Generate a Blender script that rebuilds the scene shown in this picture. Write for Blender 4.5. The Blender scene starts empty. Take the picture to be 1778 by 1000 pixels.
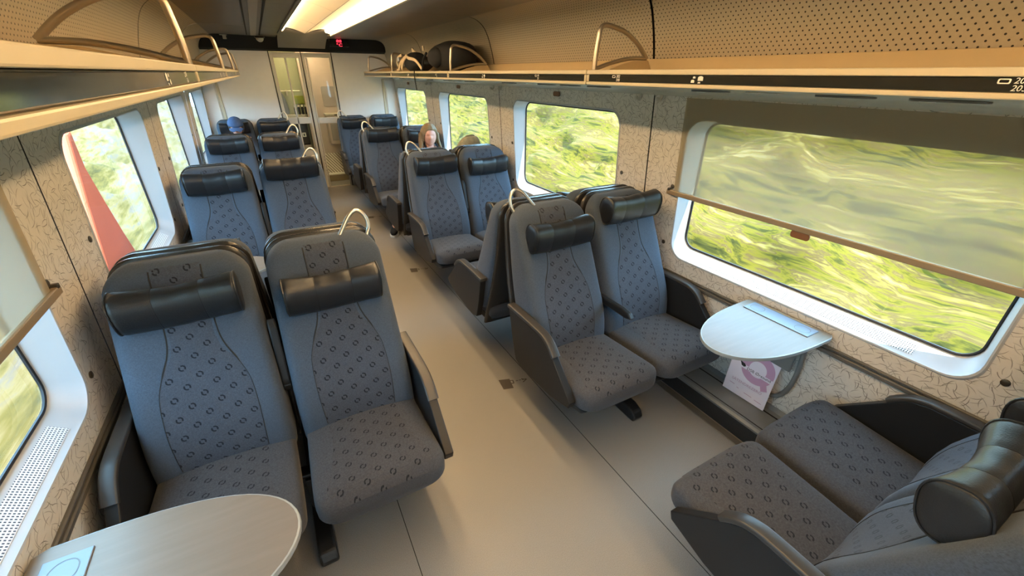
import bpy, bmesh, math, random
from mathutils import Vector, Matrix, noise

# ------------------------------------------------------------ camera, sky, sun, exposure
scene = bpy.context.scene
COL = scene.collection
PI = math.pi

def set_camera():
    yaw, pitch, roll, f = -0.5068, -0.4743, 0.0072, 723.0
    F = Vector((math.sin(-yaw) * math.cos(pitch), math.cos(yaw) * math.cos(pitch), math.sin(pitch)))
    Rt = Vector((math.cos(yaw), math.sin(yaw), 0.0))
    Up = Rt.cross(F)
    c, s = math.cos(roll), math.sin(roll)
    R2 = Rt * c + Up * s
    U2 = Up * c - Rt * s
    cd = bpy.data.cameras.new('camera')
    cam = bpy.data.objects.new('camera', cd)
    COL.objects.link(cam)
    m = Matrix(((R2.x, U2.x, -F.x, -0.664), (R2.y, U2.y, -F.y, 0.0), (R2.z, U2.z, -F.z, 1.746), (0, 0, 0, 1)))
    cam.matrix_world = m
    cd.sensor_width = 36.0
    cd.sensor_fit = 'HORIZONTAL'
    cd.lens = f / 1778.0 * 36.0
    cd.clip_start = 0.02
    cd.clip_end = 200
    scene.camera = cam
set_camera()

world = bpy.data.worlds.new('sky')
scene.world = world
world.use_nodes = True
bg = world.node_tree.nodes['Background']
bg.inputs[0].default_value = (0.40, 0.68, 1.0, 1)
bg.inputs[1].default_value = 9.5

sun_d = bpy.data.lights.new('sun', 'SUN')
sun_d.energy = 14.0
sun_d.angle = 0.01
sun_d.color = (1.0, 0.93, 0.80)
sun = bpy.data.objects.new('sun', sun_d)
COL.objects.link(sun)
sun.rotation_euler = Vector((-1.0, 3.6, -6.2)).to_track_quat('-Z', 'Y').to_euler()

vs = scene.view_settings
vs.view_transform = 'Standard'
vs.look = 'None'
vs.exposure = 0.4
vs.gamma = 1.0
vs.use_curve_mapping = False

# ------------------------------------------------------------ node helpers
MATS = {}
class G:
    """tiny expression helper around a node tree"""
    def __init__(self, name):
        self.m = bpy.data.materials.new(name)
        self.m.use_nodes = True
        self.t = self.m.node_tree
        self.b = self.t.nodes['Principled BSDF']
        self.out = self.t.nodes['Material Output']
        MATS[name] = self.m
    def n(self, typ, **kw):
        x = self.t.nodes.new(typ)
        for k, v in kw.items():
            setattr(x, k, v)
        return x
    def link(self, a, b):
        self.t.links.new(a, b)
    def put(self, sock, v):
        if hasattr(v, 'links') or hasattr(v, 'is_linked'):
            self.link(v, sock)
        else:
            sock.default_value = v
    def math(self, op, a, b=None, c=None):
        x = self.n('ShaderNodeMath', operation=op)
        self.put(x.inputs[0], a)
        if b is not None: self.put(x.inputs[1], b)
        if c is not None: self.put(x.inputs[2], c)
        return x.outputs[0]
    def vmath(self, op, a, b=None):
        x = self.n('ShaderNodeVectorMath', operation=op)
        self.put(x.inputs[0], a)
        if b is not None: self.put(x.inputs[1], b)
        return x.outputs[0] if op not in ('LENGTH', 'DOT_PRODUCT', 'DISTANCE') else x.outputs[1]
    def mix(self, fac, a, b):
        x = self.n('ShaderNodeMix', data_type='RGBA')
        self.put(x.inputs[0], fac)
        self.put(x.inputs[6], a if not isinstance(a, tuple) else (*a[:3], 1))
        self.put(x.inputs[7], b if not isinstance(b, tuple) else (*b[:3], 1))
        return x.outputs[2]
    def obj(self):
        return self.n('ShaderNodeTexCoord').outputs['Object']
    def uv(self):
        return self.n('ShaderNodeTexCoord').outputs['UV']
    def noise(self, vec, scale, detail=3, rough=0.5, out=0):
        x = self.n('ShaderNodeTexNoise')
        self.link(vec, x.inputs['Vector'])
        x.inputs['Scale'].default_value = scale
        x.inputs['Detail'].default_value = detail
        x.inputs['Roughness'].default_value = rough
        return x.outputs[out]
    def mapping(self, vec, scale=(1, 1, 1), loc=(0, 0, 0), rot=(0, 0, 0)):
        x = self.n('ShaderNodeMapping')
        self.link(vec, x.inputs[0])
        x.inputs['Location'].default_value = loc
        x.inputs['Rotation'].default_value = rot
        x.inputs['Scale'].default_value = scale
        return x.outputs[0]
    def ramp(self, fac, stops):
        x = self.n('ShaderNodeValToRGB')
        self.link(fac, x.inputs[0])
        e = x.color_ramp.elements
        while len(e) < len(stops): e.new(0.5)
        for el, (p, c) in zip(e, stops):
            el.position = p
            el.color = (*c, 1)
        return x.outputs[0]
    def sep(self, v):
        x = self.n('ShaderNodeSeparateXYZ'); self.link(v, x.inputs[0]); return x.outputs
    def comb(self, x_, y_, z_=0.0):
        x = self.n('ShaderNodeCombineXYZ')
        for i, v in enumerate((x_, y_, z_)): self.put(x.inputs[i], v)
        return x.outputs[0]
    def bump(self, h, strength=0.3, dist=0.002):
        x = self.n('ShaderNodeBump')
        x.inputs['Strength'].default_value = strength
        x.inputs['Distance'].default_value = dist
        self.link(h, x.inputs['Height'])
        self.link(x.outputs[0], self.b.inputs['Normal'])
    def col(self, c):
        self.put(self.b.inputs['Base Color'], c if not isinstance(c, tuple) else (*c[:3], 1))
        return self
    def set(self, rough=0.5, metal=0.0, spec=0.5, coat=0.0):
        self.b.inputs['Roughness'].default_value = rough
        self.b.inputs['Metallic'].default_value = metal
        self.b.inputs['Specular IOR Level'].default_value = spec
        self.b.inputs['Coat Weight'].default_value = coat
        return self

def simple(name, c, rough=0.5, metal=0.0, var=0.06, nscale=14.0, spec=0.5, coat=0.0):
    g = G(name)
    nz = g.noise(g.obj(), nscale, 3)
    a = tuple(max(0, x * (1 - var)) for x in c)
    b = tuple(x * (1 + var) for x in c)
    g.col(g.mix(nz, a, b)).set(rough, metal, spec, coat)
    return g.m

def rings(g, uv, cell=(0.092, 0.073), r0=0.0092, w=0.0026):
    """staggered lattice of broken rings, 1 on a ring"""
    outs = []
    for off in ((0, 0), (0.5, 0.5)):
        v = g.vmath('ADD', g.vmath('DIVIDE', uv, (cell[0], cell[1], 1)), (off[0], off[1], 0))
        fr = g.vmath('SUBTRACT', g.vmath('FRACTION', v), (0.5, 0.5, 0))
        p = g.sep(g.vmath('MULTIPLY', fr, (cell[0], cell[1], 0)))
        x, y = p[0], p[1]
        r = g.math('SQRT', g.math('ADD', g.math('MULTIPLY', x, x), g.math('MULTIPLY', y, y)))
        ann = g.math('LESS_THAN', g.math('ABSOLUTE', g.math('SUBTRACT', r, r0)), w)
        d = g.math('ABSOLUTE', g.math('ADD', g.math('MULTIPLY', x, 0.8), g.math('MULTIPLY', y, 0.6)))
        gap = g.math('GREATER_THAN', d, g.math('MULTIPLY', r, 0.30))
        outs.append(g.math('MULTIPLY', ann, gap))
    return g.math('MAXIMUM', outs[0], outs[1])

def weave(g, vec):
    a = g.noise(g.mapping(vec, (900, 160, 160)), 1.0, 2)
    b = g.noise(g.mapping(vec, (160, 160, 900)), 1.0, 2)
    return g.math('MULTIPLY', g.math('ADD', a, b), 0.5)

def make_materials():
    # plain side cloth
    g = G('fabric_plain')
    w = weave(g, g.obj())
    big = g.noise(g.obj(), 5, 3)
    c = g.ramp(w, [(0.35, (0.0344, 0.0459, 0.0648)), (0.65, (0.0681, 0.0886, 0.1205))])
    g.col(g.mix(g.math('MULTIPLY', big, 0.6), c, (0.051, 0.064, 0.086))).set(0.92, spec=0.2)
    g.b.inputs['Sheen Weight'].default_value = 0.10
    g.bump(w, 0.25, 0.001)
    # ring patterned cloth
    g = G('fabric_rings')
    w = weave(g, g.obj())
    c = g.ramp(w, [(0.35, (0.0344, 0.0402, 0.0525)), (0.65, (0.0672, 0.0754, 0.0951))])
    c = g.mix(rings(g, g.uv()), c, (0.012, 0.013, 0.018))
    g.col(c).set(0.93, spec=0.2)
    g.b.inputs['Sheen Weight'].default_value = 0.08
    g.bump(w, 0.25, 0.001)
    g = G('fabric_cushion')
    w = weave(g, g.obj())
    c = g.ramp(w, [(0.35, (0.0377, 0.0377, 0.0426)), (0.65, (0.0656, 0.0656, 0.0722))])
    c = g.mix(rings(g, g.uv()), c, (0.013, 0.013, 0.016))
    g.col(c).set(0.93, spec=0.2)
    g.b.inputs['Sheen Weight'].default_value = 0.08
    g = G('fabric_seat_plain')
    w = weave(g, g.obj())
    g.col(g.ramp(w, [(0.35, (0.0377, 0.0394, 0.0459)), (0.65, (0.0656, 0.0681, 0.0771))])).set(0.93, spec=0.2)
    g.b.inputs['Sheen Weight'].default_value = 0.08
    g = G('leather_black')
    v = g.n('ShaderNodeTexVoronoi'); v.inputs['Scale'].default_value = 260; g.link(g.obj(), v.inputs[0])
    nz = g.noise(g.obj(), 9, 4)
    g.col(g.mix(nz, (0.007, 0.008, 0.010), (0.015, 0.016, 0.020))).set(0.36, spec=0.55)
    g.bump(g.math('ADD', v.outputs[0], g.math('MULTIPLY', nz, 2.5)), 0.14, 0.002)
    simple('seam_black', (0.006, 0.006, 0.007), 0.7)
    simple('shell_grey', (0.028, 0.026, 0.025), 0.26, var=0.05)
    simple('arm_plastic', (0.013, 0.013, 0.014), 0.40, var=0.08, spec=0.3)
    simple('arm_pad', (0.034, 0.031, 0.029), 0.38, var=0.05)
    simple('black_metal', (0.010, 0.010, 0.011), 0.35)
    simple('under_dark', (0.014, 0.014, 0.015), 0.6)
    simple('steel', (0.62, 0.58, 0.50), 0.28, 0.9, 0.03)
    simple('alloy', (0.50, 0.45, 0.37), 0.34, 0.85, 0.04)
    simple('cream_trim', (0.62, 0.54, 0.38), 0.35, 0.0, 0.03)
    simple('rack_board', (0.60, 0.46, 0.26), 0.5, 0.0, 0.05)
    simple('rack_under', (0.58, 0.58, 0.50), 0.22, 0.0, 0.04)
    simple('gloss_dark', (0.016, 0.017, 0.016), 0.10, 0.0, 0.1, spec=0.7)
    simple('letter_white', (0.86, 0.83, 0.74), 0.5, 0, 0.01)
    simple('reveal_white', (0.44, 0.46, 0.49), 0.42, 0, 0.02)
    simple('gasket', (0.012, 0.012, 0.016), 0.5)
    simple('rail_grey', (0.12, 0.115, 0.108), 0.4, 0.2, 0.08)
    simple('dark_gap', (0.010, 0.008, 0.007), 0.8)
    simple('hook_grey', (0.50, 0.48, 0.42), 0.4)
    simple('screw_metal', (0.10, 0.085, 0.065), 0.35, 0.7)
    simple('tab_brown', (0.20, 0.085, 0.035), 0.5)
    simple('bar_bronze', (0.34, 0.26, 0.17), 0.4, 0.35, 0.05)
    simple('heater_grey', (0.20, 0.21, 0.215), 0.42, 0.25, 0.06)
    simple('table_edge', (0.36, 0.39, 0.40), 0.35, 0.4, 0.03)
    simple('plate_grey', (0.17, 0.20, 0.25), 0.35, 0.2, 0.02)
    simple('decal_dark', (0.060, 0.048, 0.038), 0.6)
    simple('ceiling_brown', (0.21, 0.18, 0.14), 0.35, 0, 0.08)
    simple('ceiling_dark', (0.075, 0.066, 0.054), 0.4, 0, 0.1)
    simple('ceiling_black', (0.005, 0.004, 0.004), 0.65, spec=0.2)
    simple('panel_white', (0.80, 0.77, 0.73), 0.24, 0, 0.04)
    simple('frame_cream', (0.58, 0.55, 0.47), 0.35, 0.1, 0.03)
    simple('vestibule_pink', (0.62, 0.52, 0.47), 0.45, 0, 0.04)
    simple('vestibule_green', (0.42, 0.46, 0.30), 0.5, 0, 0.05)
    simple('poster_grey', (0.40, 0.37, 0.37), 0.5)
    simple('step_brown', (0.26, 0.19, 0.11), 0.5)
    simple('skin', (0.62, 0.32, 0.25), 0.55, 0, 0.06)
    simple('hair_blonde', (0.22, 0.15, 0.08), 0.6, 0, 0.35, 60)
    simple('hair_brown', (0.06, 0.04, 0.03), 0.6)
    simple('top_peach', (0.72, 0.38, 0.18), 0.8)
    simple('cloth_black', (0.007, 0.007, 0.008), 0.85, 0, 0.3, 25)
    simple('jeans_blue', (0.045, 0.07, 0.13), 0.85)
    simple('cap_blue', (0.05, 0.085, 0.18), 0.85, 0, 0.25, 30)
    simple('shirt_dark', (0.03, 0.032, 0.04), 0.85)
    simple('sole_white', (0.75, 0.73, 0.68), 0.6)
    simple('khaki', (0.30, 0.26, 0.16), 0.9, 0, 0.45, 34)
    simple('strap_beige', (0.68, 0.54, 0.36), 0.8)
    simple('buckle_silver', (0.55, 0.6, 0.68), 0.3, 0.8)
    simple('dark_glass_led', (0.01, 0.008, 0.008), 0.2)
    simple('paper_white', (0.74, 0.70, 0.80), 0.6, 0, 0.01)
    simple('ink_black', (0.01, 0.01, 0.012), 0.6)
    simple('ink_pink', (0.50, 0.30, 0.46), 0.6, 0, 0.01)
    simple('ink_pale', (0.50, 0.34, 0.48), 0.6, 0, 0.01)
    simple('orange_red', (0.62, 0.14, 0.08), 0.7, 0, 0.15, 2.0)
    simple('moss', (0.30, 0.36, 0.05), 0.8)
    # emissive
    def emis(name, c, s):
        g = G(name)
        g.b.inputs['Base Color'].default_value = (*c, 1)
        g.b.inputs['Emission Color'].default_value = (*c, 1)
        g.b.inputs['Emission Strength'].default_value = s
    emis('strip_light', (1.0, 0.71, 0.39), 29.0)
    emis('led_red', (1.0, 0.03, 0.06), 2.5)
    simple('diffuser', (0.86, 0.76, 0.58), 0.5, 0, 0.02)
    # wall laminate with short curved strokes
    g = G('wall_laminate')
    o = g.sep(g.obj())
    uv = g.comb(o[1], o[2], 0.0)
    tot = None
    for k, (off, half, cur) in enumerate(((0.0, 0.026, 12.0), (3.37, 0.024, -14.0), (7.91, 0.023, 9.0), (13.3, 0.025, -8.0), (19.7, 0.022, 15.0))):
        q = g.vmath('ADD', uv, (off, off * 0.7, 0))
        v = g.n('ShaderNodeTexVoronoi', voronoi_dimensions='2D')
        v.inputs['Scale'].default_value = 19.5
        g.link(q, v.inputs['Vector'])
        loc = g.vmath('SUBTRACT', q, v.outputs['Position'])
        cs = g.n('ShaderNodeSeparateColor'); g.link(v.outputs['Color'], cs.inputs[0])
        vr = g.n('ShaderNodeVectorRotate', rotation_type='Z_AXIS')
        g.link(loc, vr.inputs['Vector']); g.link(g.math('MULTIPLY', cs.outputs[0], 6.283), vr.inputs['Angle'])
        p = g.sep(vr.outputs[0])
        yy = g.math('ABSOLUTE', g.math('SUBTRACT', p[1], g.math('MULTIPLY', g.math('MULTIPLY', p[0], p[0]), cur)))
        xx = g.math('ABSOLUTE', p[0])
        wd = g.math('MULTIPLY', g.math('SUBTRACT', half, xx), 0.09)
        ln = g.math('LESS_THAN', yy, g.math('MINIMUM', wd, 0.0013))
        ln = g.math('MULTIPLY', ln, g.math('ADD', 0.45, g.math('MULTIPLY', cs.outputs[1], 0.55)))
        tot = ln if tot is None else g.math('MAXIMUM', tot, ln)
    fine = g.noise(g.obj(), 60, 3)
    base = g.mix(fine, (0.60, 0.57, 0.52), (0.68, 0.65, 0.60))
    g.col(g.mix(g.math('MULTIPLY', tot, 0.88), base, (0.13, 0.115, 0.10))).set(0.42, spec=0.4)
    # perforated panel
    g = G('perforated')
    outs = []
    cell = (0.025, 0.032)
    for off in ((0, 0), (0.5, 0.5)):
        v = g.vmath('ADD', g.vmath('DIVIDE', g.uv(), (cell[0], cell[1], 1)), (off[0], off[1], 0))
        fr = g.vmath('SUBTRACT', g.vmath('FRACTION', v), (0.5, 0.5, 0))
        p = g.vmath('MULTIPLY', fr, (cell[0], cell[1], 0))
        outs.append(g.math('LESS_THAN', g.vmath('LENGTH', p), 0.0031))
    dot = g.math('MAXIMUM', outs[0], outs[1])
    fine = g.noise(g.obj(), 120, 3)
    g.col(g.mix(dot, g.mix(fine, (0.40, 0.34, 0.245), (0.47, 0.40, 0.29)), (0.02, 0.014, 0.008))).set(0.45, spec=0.4)
    # window sill vents
    g = G('vent_white')
    outs = []
    o = g.sep(g.uv())
    cell = (0.0085, 0.0078)
    v = g.vmath('DIVIDE', g.uv(), (cell[0], cell[1], 1))
    fr = g.vmath('SUBTRACT', g.vmath('FRACTION', v), (0.5, 0.5, 0))
    a = g.sep(fr)
    sq = g.math('MULTIPLY', g.math('LESS_THAN', g.math('ABSOLUTE', a[0]), 0.27), g.math('LESS_THAN', g.math('ABSOLUTE', a[1]), 0.3))
    g.col(g.mix(sq, (0.74, 0.77, 0.80), (0.06, 0.07, 0.10))).set(0.42)
    # floor vinyl
    g = G('floor_vinyl')
    sp = g.noise(g.obj(), 420, 2, 0.6)
    md = g.noise(g.obj(), 2.3, 4)
    c = g.ramp(sp, [(0.30, (0.155, 0.15, 0.142)), (0.5, (0.235, 0.23, 0.225)), (0.72, (0.32, 0.315, 0.31))])
    g.col(g.mix(g.math('MULTIPLY', md, 0.5), c, (0.225, 0.21, 0.20))).set(0.42, spec=0.45)
    rr = g.math('ADD', 0.32, g.math('MULTIPLY', md, 0.22)); g.link(rr, g.b.inputs['Roughness'])
    # table laminate
    g = G('table_laminate')
    s = g.noise(g.mapping(g.obj(), (6, 60, 6)), 1.0, 4)
    g.col(g.mix(s, (0.165, 0.13, 0.10), (0.215, 0.178, 0.142))).set(0.30, spec=0.35)
    # hatch board
    g = G('hatch_board')
    o = g.sep(g.obj())
    st = g.math('FRACT', g.math('MULTIPLY', g.math('ADD', o[0], g.math('MULTIPLY', o[2], 0.8)), 21.0))
    g.col(g.mix(g.math('LESS_THAN', st, 0.32), (0.66, 0.60, 0.52), (0.10, 0.07, 0.06))).set(0.5)
    # foliage (fast-passing lineside scrub: soft streaky colours)
    def foliage(name, stops, seed, stretch):
        g = G(name)
        o = g.mapping(g.obj(), (1.0, stretch, 1.0), (seed, seed, 0))
        a = g.noise(o, 1.7, 6, 0.65)
        b = g.noise(o, 9.0, 4, 0.62)
        f = g.math('ADD', g.math('MULTIPLY', g.math('SUBTRACT', a, 0.5), 0.75), g.math('ADD', 0.5, g.math('MULTIPLY', g.math('SUBTRACT', b, 0.5), 0.75)))
        g.col(g.ramp(f, stops)).set(0.9, spec=0.1)
        g.link(g.ramp(f, stops), g.b.inputs['Base Color'])
    foliage('scrub_right', [(0.28, (0.012, 0.014, 0.005)), (0.40, (0.048, 0.044, 0.008)), (0.48, (0.125, 0.098, 0.010)),
                            (0.54, (0.088, 0.055, 0.022)), (0.60, (0.180, 0.135, 0.025)), (0.72, (0.280, 0.210, 0.100))], 4.0, 0.085)
    foliage('scrub_left', [(0.28, (0.050, 0.047, 0.018)), (0.42, (0.105, 0.085, 0.026)), (0.52, (0.150, 0.118, 0.055)),
                           (0.60, (0.110, 0.098, 0.085)), (0.72, (0.200, 0.158, 0.105))], 11.0, 0.10)
    simple('ballast', (0.30, 0.27, 0.22), 0.9, 0, 0.4, 8)
    # window pane
    g = G('pane')
    tr = g.n('ShaderNodeBsdfTransparent'); tr.inputs[0].default_value = (0.93, 0.97, 0.94, 1)
    gl = g.n('ShaderNodeBsdfGlossy'); gl.inputs['Roughness'].default_value = 0.02
    lw = g.n('ShaderNodeLayerWeight'); lw.inputs['Blend'].default_value = 0.5
    fac = g.math('ADD', 0.03, g.math('MULTIPLY', g.math('POWER', lw.outputs['Facing'], 5.0), 0.35))
    mx = g.n('ShaderNodeMixShader')
    g.link(fac, mx.inputs[0]); g.link(tr.outputs[0], mx.inputs[1]); g.link(gl.outputs[0], mx.inputs[2])
    g.link(mx.outputs[0], g.out.inputs[0])
    # roller blind: sheer fabric
    g = G('blind_fabric')
    tr = g.n('ShaderNodeBsdfTransparent'); tr.inputs[0].default_value = (1, 0.93, 0.80, 1)
    df = g.n('ShaderNodeBsdfDiffuse'); df.inputs[0].default_value = (0.42, 0.36, 0.26, 1)
    tl = g.n('ShaderNodeBsdfTranslucent'); tl.inputs[0].default_value = (0.34, 0.27, 0.18, 1)
    m1 = g.n('ShaderNodeMixShader'); m1.inputs[0].default_value = 0.35
    g.link(df.outputs[0], m1.inputs[1]); g.link(tl.outputs[0], m1.inputs[2])
    mx = g.n('ShaderNodeMixShader'); mx.inputs[0].default_value = 0.64
    g.link(tr.outputs[0], mx.inputs[1]); g.link(m1.outputs[0], mx.inputs[2])
    g.link(mx.outputs[0], g.out.inputs[0])
make_materials()

# ------------------------------------------------------------ mesh helpers
def mesh(name, verts, faces, smooth=False, uvs=None, angle=None):
    me = bpy.data.meshes.new(name)
    me.from_pydata([tuple(v) for v in verts], [], faces)
    if uvs is not None:
        l = me.uv_layers.new(name='UVMap')
        for poly in me.polygons:
            for li in poly.loop_indices:
                l.data[li].uv = uvs[me.loops[li].vertex_index]
    bm = bmesh.new(); bm.from_mesh(me)
    bmesh.ops.recalc_face_normals(bm, faces=bm.faces)
    if angle is not None:
        for e in bm.edges:
            if len(e.link_faces) == 2 and e.calc_face_angle(0) > angle: e.smooth = False
    for f in bm.faces: f.smooth = smooth
    bm.to_mesh(me); bm.free()
    return me

def add(name, me, mat, parent=None, loc=(0, 0, 0), rot=(0, 0, 0), scale=None):
    o = bpy.data.objects.new(name, me)
    COL.objects.link(o)
    o.location = loc; o.rotation_euler = rot
    if scale: o.scale = scale
    if mat:
        if not me.materials: me.materials.append(MATS[mat])
    if parent: o.parent = parent
    return o

def thing(name, label, cat, loc=(0, 0, 0), rotz=0.0, group=None):
    o = bpy.data.objects.new(name, None)
    COL.objects.link(o)
    o.empty_display_size = 0.1
    o.location = loc; o.rotation_euler = (0, 0, rotz)
    return tag(o, label, cat, group)

def tag(o, label, cat, group=None):
    o['label'] = label; o['category'] = cat
    if group: o['group'] = group
    return o

def struct(o):
    o['kind'] = 'structure'
    return o

def box(x0, x1, y0, y1, z0, z1, bev=0.0, seg=2):
    bm = bmesh.new()
    bmesh.ops.create_cube(bm, size=1.0)
    for v in bm.verts:
        v.co = Vector((x0 + (v.co.x + .5) * (x1 - x0), y0 + (v.co.y + .5) * (y1 - y0), z0 + (v.co.z + .5) * (z1 - z0)))
    if bev > 0:
        bmesh.ops.bevel(bm, geom=list(bm.edges), offset=bev, segments=seg, affect='EDGES', profile=0.5)
    me = bpy.data.meshes.new('box')
    bm.to_mesh(me); bm.free()
    return me

def prism(poly, a0, a1, axis='x', bev=0.0, seg=2):
    """polygon in the two other axes (order y,z / x,z / x,y) extruded along axis"""
    bm = bmesh.new()
    def P(p, a):
        if axis == 'x': return (a, p[0], p[1])
        if axis == 'y': return (p[0], a, p[1])
        return (p[0], p[1], a)
    A = [bm.verts.new(P(p, a0)) for p in poly]
    B = [bm.verts.new(P(p, a1)) for p in poly]
    n = len(poly)
    bm.faces.new(A); bm.faces.new(B)
    for i in range(n):
        bm.faces.new((A[i], A[(i + 1) % n], B[(i + 1) % n], B[i]))
    bmesh.ops.recalc_face_normals(bm, faces=bm.faces)
    if bev > 0:
        bmesh.ops.bevel(bm, geom=list(bm.edges), offset=bev, segments=seg, affect='EDGES', profile=0.5)
    me = bpy.data.meshes.new('prism')
    bm.to_mesh(me); bm.free()
    return me

def spline(pts, n=8, closed=False):
    P = [Vector(p) for p in pts]
    out = []
    m = len(P)
    rng = range(m if closed else m - 1)
    for i in rng:
        p0 = P[(i - 1) % m] if closed or i > 0 else P[0] * 2 - P[1]
        p1 = P[i]; p2 = P[(i + 1) % m]
        p3 = P[(i + 2) % m] if closed or i + 2 < m else P[-1] * 2 - P[-2]
        for k in range(n):
            t = k / n
            out.append(0.5 * ((2 * p1) + (p2 - p0) * t + (2 * p0 - 5 * p1 + 4 * p2 - p3) * t * t + (3 * p1 - p0 - 3 * p2 + p3) * t ** 3))
    if not closed: out.append(P[-1])
    return out

def tube(path, r, sides=8, closed=False, sx=1.0):
    """r number or list; sx flattens along the second frame axis"""
    pts = [Vector(p) for p in path]
    n = len(pts)
    verts, faces = [], []
    up = None
    for i, p in enumerate(pts):
        a = pts[(i - 1) % n] if closed or i > 0 else pts[i]
        b = pts[(i + 1) % n] if closed or i < n - 1 else pts[i]
        t = (b - a).normalized()
        if up is None:
            up = Vector((0, 0, 1)) if abs(t.z) < 0.9 else Vector((0, 1, 0))
        up = (up - t * up.dot(t)).normalized()
        s = t.cross(up)
        rr = r[i] if isinstance(r, (list, tuple)) else r
        for k in range(sides):
            an = 2 * PI * k / sides
            verts.append(p + up * math.sin(an) * rr + s * math.cos(an) * rr * sx)
    m = n if closed else n - 1
    for i in range(m):
        for k in range(sides):
            j = (i + 1) % n
            faces.append((i * sides + k, i * sides + (k + 1) % sides, j * sides + (k + 1) % sides, j * sides + k))
    if not closed:
        faces.append(tuple(range(sides)))
        faces.append(tuple((n - 1) * sides + k for k in range(sides)))
    return mesh('tube', verts, faces, True, angle=1.0)

def loft(loops, cap=True, smooth=True, angle=0.9):
    n = len(loops[0])
    verts = [v for l in loops for v in l]
    faces = []
    for i in range(len(loops) - 1):
        for k in range(n):
            faces.append((i * n + k, i * n + (k + 1) % n, (i + 1) * n + (k + 1) % n, (i + 1) * n + k))
    if cap:
        faces.append(tuple(range(n)))
        faces.append(tuple((len(loops) - 1) * n + k for k in range(n)))
    return mesh('loft', verts, faces, smooth, angle=angle)

def grid(fn, us, vs_, smooth=True, uvfn=None):
    verts, uvs, faces = [], [], []
    for v in vs_:
        for u in us:
            verts.append(fn(u, v))
            uvs.append(uvfn(u, v) if uvfn else (u, v))
    n = len(us)
    for j in range(len(vs_) - 1):
        for i in range(n - 1):
            faces.append((j * n + i, j * n + i + 1, (j + 1) * n + i + 1, (j + 1) * n + i))
    return mesh('grid', verts, faces, smooth, uvs)

def lin(a, b, n):
    return [a + (b - a) * i / (n - 1) for i in range(n)]

def interp(tab, z):
    """piecewise smooth interpolation through (z, value) ascending"""
    if z <= tab[0][0]: return tab[0][1]
    for i in range(len(tab) - 1):
        if z <= tab[i + 1][0]:
            z0, a = tab[i]; z1, b = tab[i + 1]
            t = (z - z0) / (z1 - z0)
            def sl(k):
                if k <= 0: return (tab[1][1] - tab[0][1]) / (tab[1][0] - tab[0][0])
                if k >= len(tab) - 1: return (tab[-1][1] - tab[-2][1]) / (tab[-1][0] - tab[-2][0])
                return (tab[k + 1][1] - tab[k - 1][1]) / (tab[k + 1][0] - tab[k - 1][0])
            h = z1 - z0
            m0, m1 = sl(i) * h, sl(i + 1) * h
            return (2 * t**3 - 3 * t**2 + 1) * a + (t**3 - 2 * t**2 + t) * m0 + (-2 * t**3 + 3 * t**2) * b + (t**3 - t**2) * m1
    return tab[-1][1]

def rrect(w, h, r, n=6, cx=0.0, cy=0.0):
    """rounded rectangle loop, half sizes w,h"""
    out = []
    for sx, sy, a0 in ((1, 1, 0), (-1, 1, PI / 2), (-1, -1, PI), (1, -1, 1.5 * PI)):
        for k in range(n + 1):
            a = a0 + PI / 2 * k / n
            out.append((cx + sx * (w - r) + r * math.cos(a), cy + sy * (h - r) + r * math.sin(a)))
    return out

def text_mesh(s, size, extrude=0.0004, align='LEFT', shear=0.0):
    cu = bpy.data.curves.new('t', 'FONT')
    cu.body = s; cu.size = size; cu.extrude = extrude; cu.align_x = align; cu.shear = shear
    cu.resolution_u = 3
    o = bpy.data.objects.new('t', cu)
    COL.objects.link(o)
    dg = bpy.context.evaluated_depsgraph_get()
    me = bpy.data.meshes.new_from_object(o.evaluated_get(dg))
    bpy.data.objects.remove(o); bpy.data.curves.remove(cu)
    me.materials.clear()
    return me

# ------------------------------------------------------------ dimensions of the saloon
W0 = 1.40
def wallx(z):
    return W0 - 0.058 * max(0.0, z - 0.62)
SEAM = [1.925 + 1.97 * i for i in range(-2, 3)]     # panel joints
WINC = [0.94 + 1.97 * i for i in range(-1, 4)]      # window centres
ROW = [-0.22] + [1.93 + 1.915 * i for i in range(0, 4)]      # back-to-back seat centre lines, ROW[1] is the near full row
YEND = 7.74
YREAR = -2.02
RAILZ = 0.618

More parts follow.
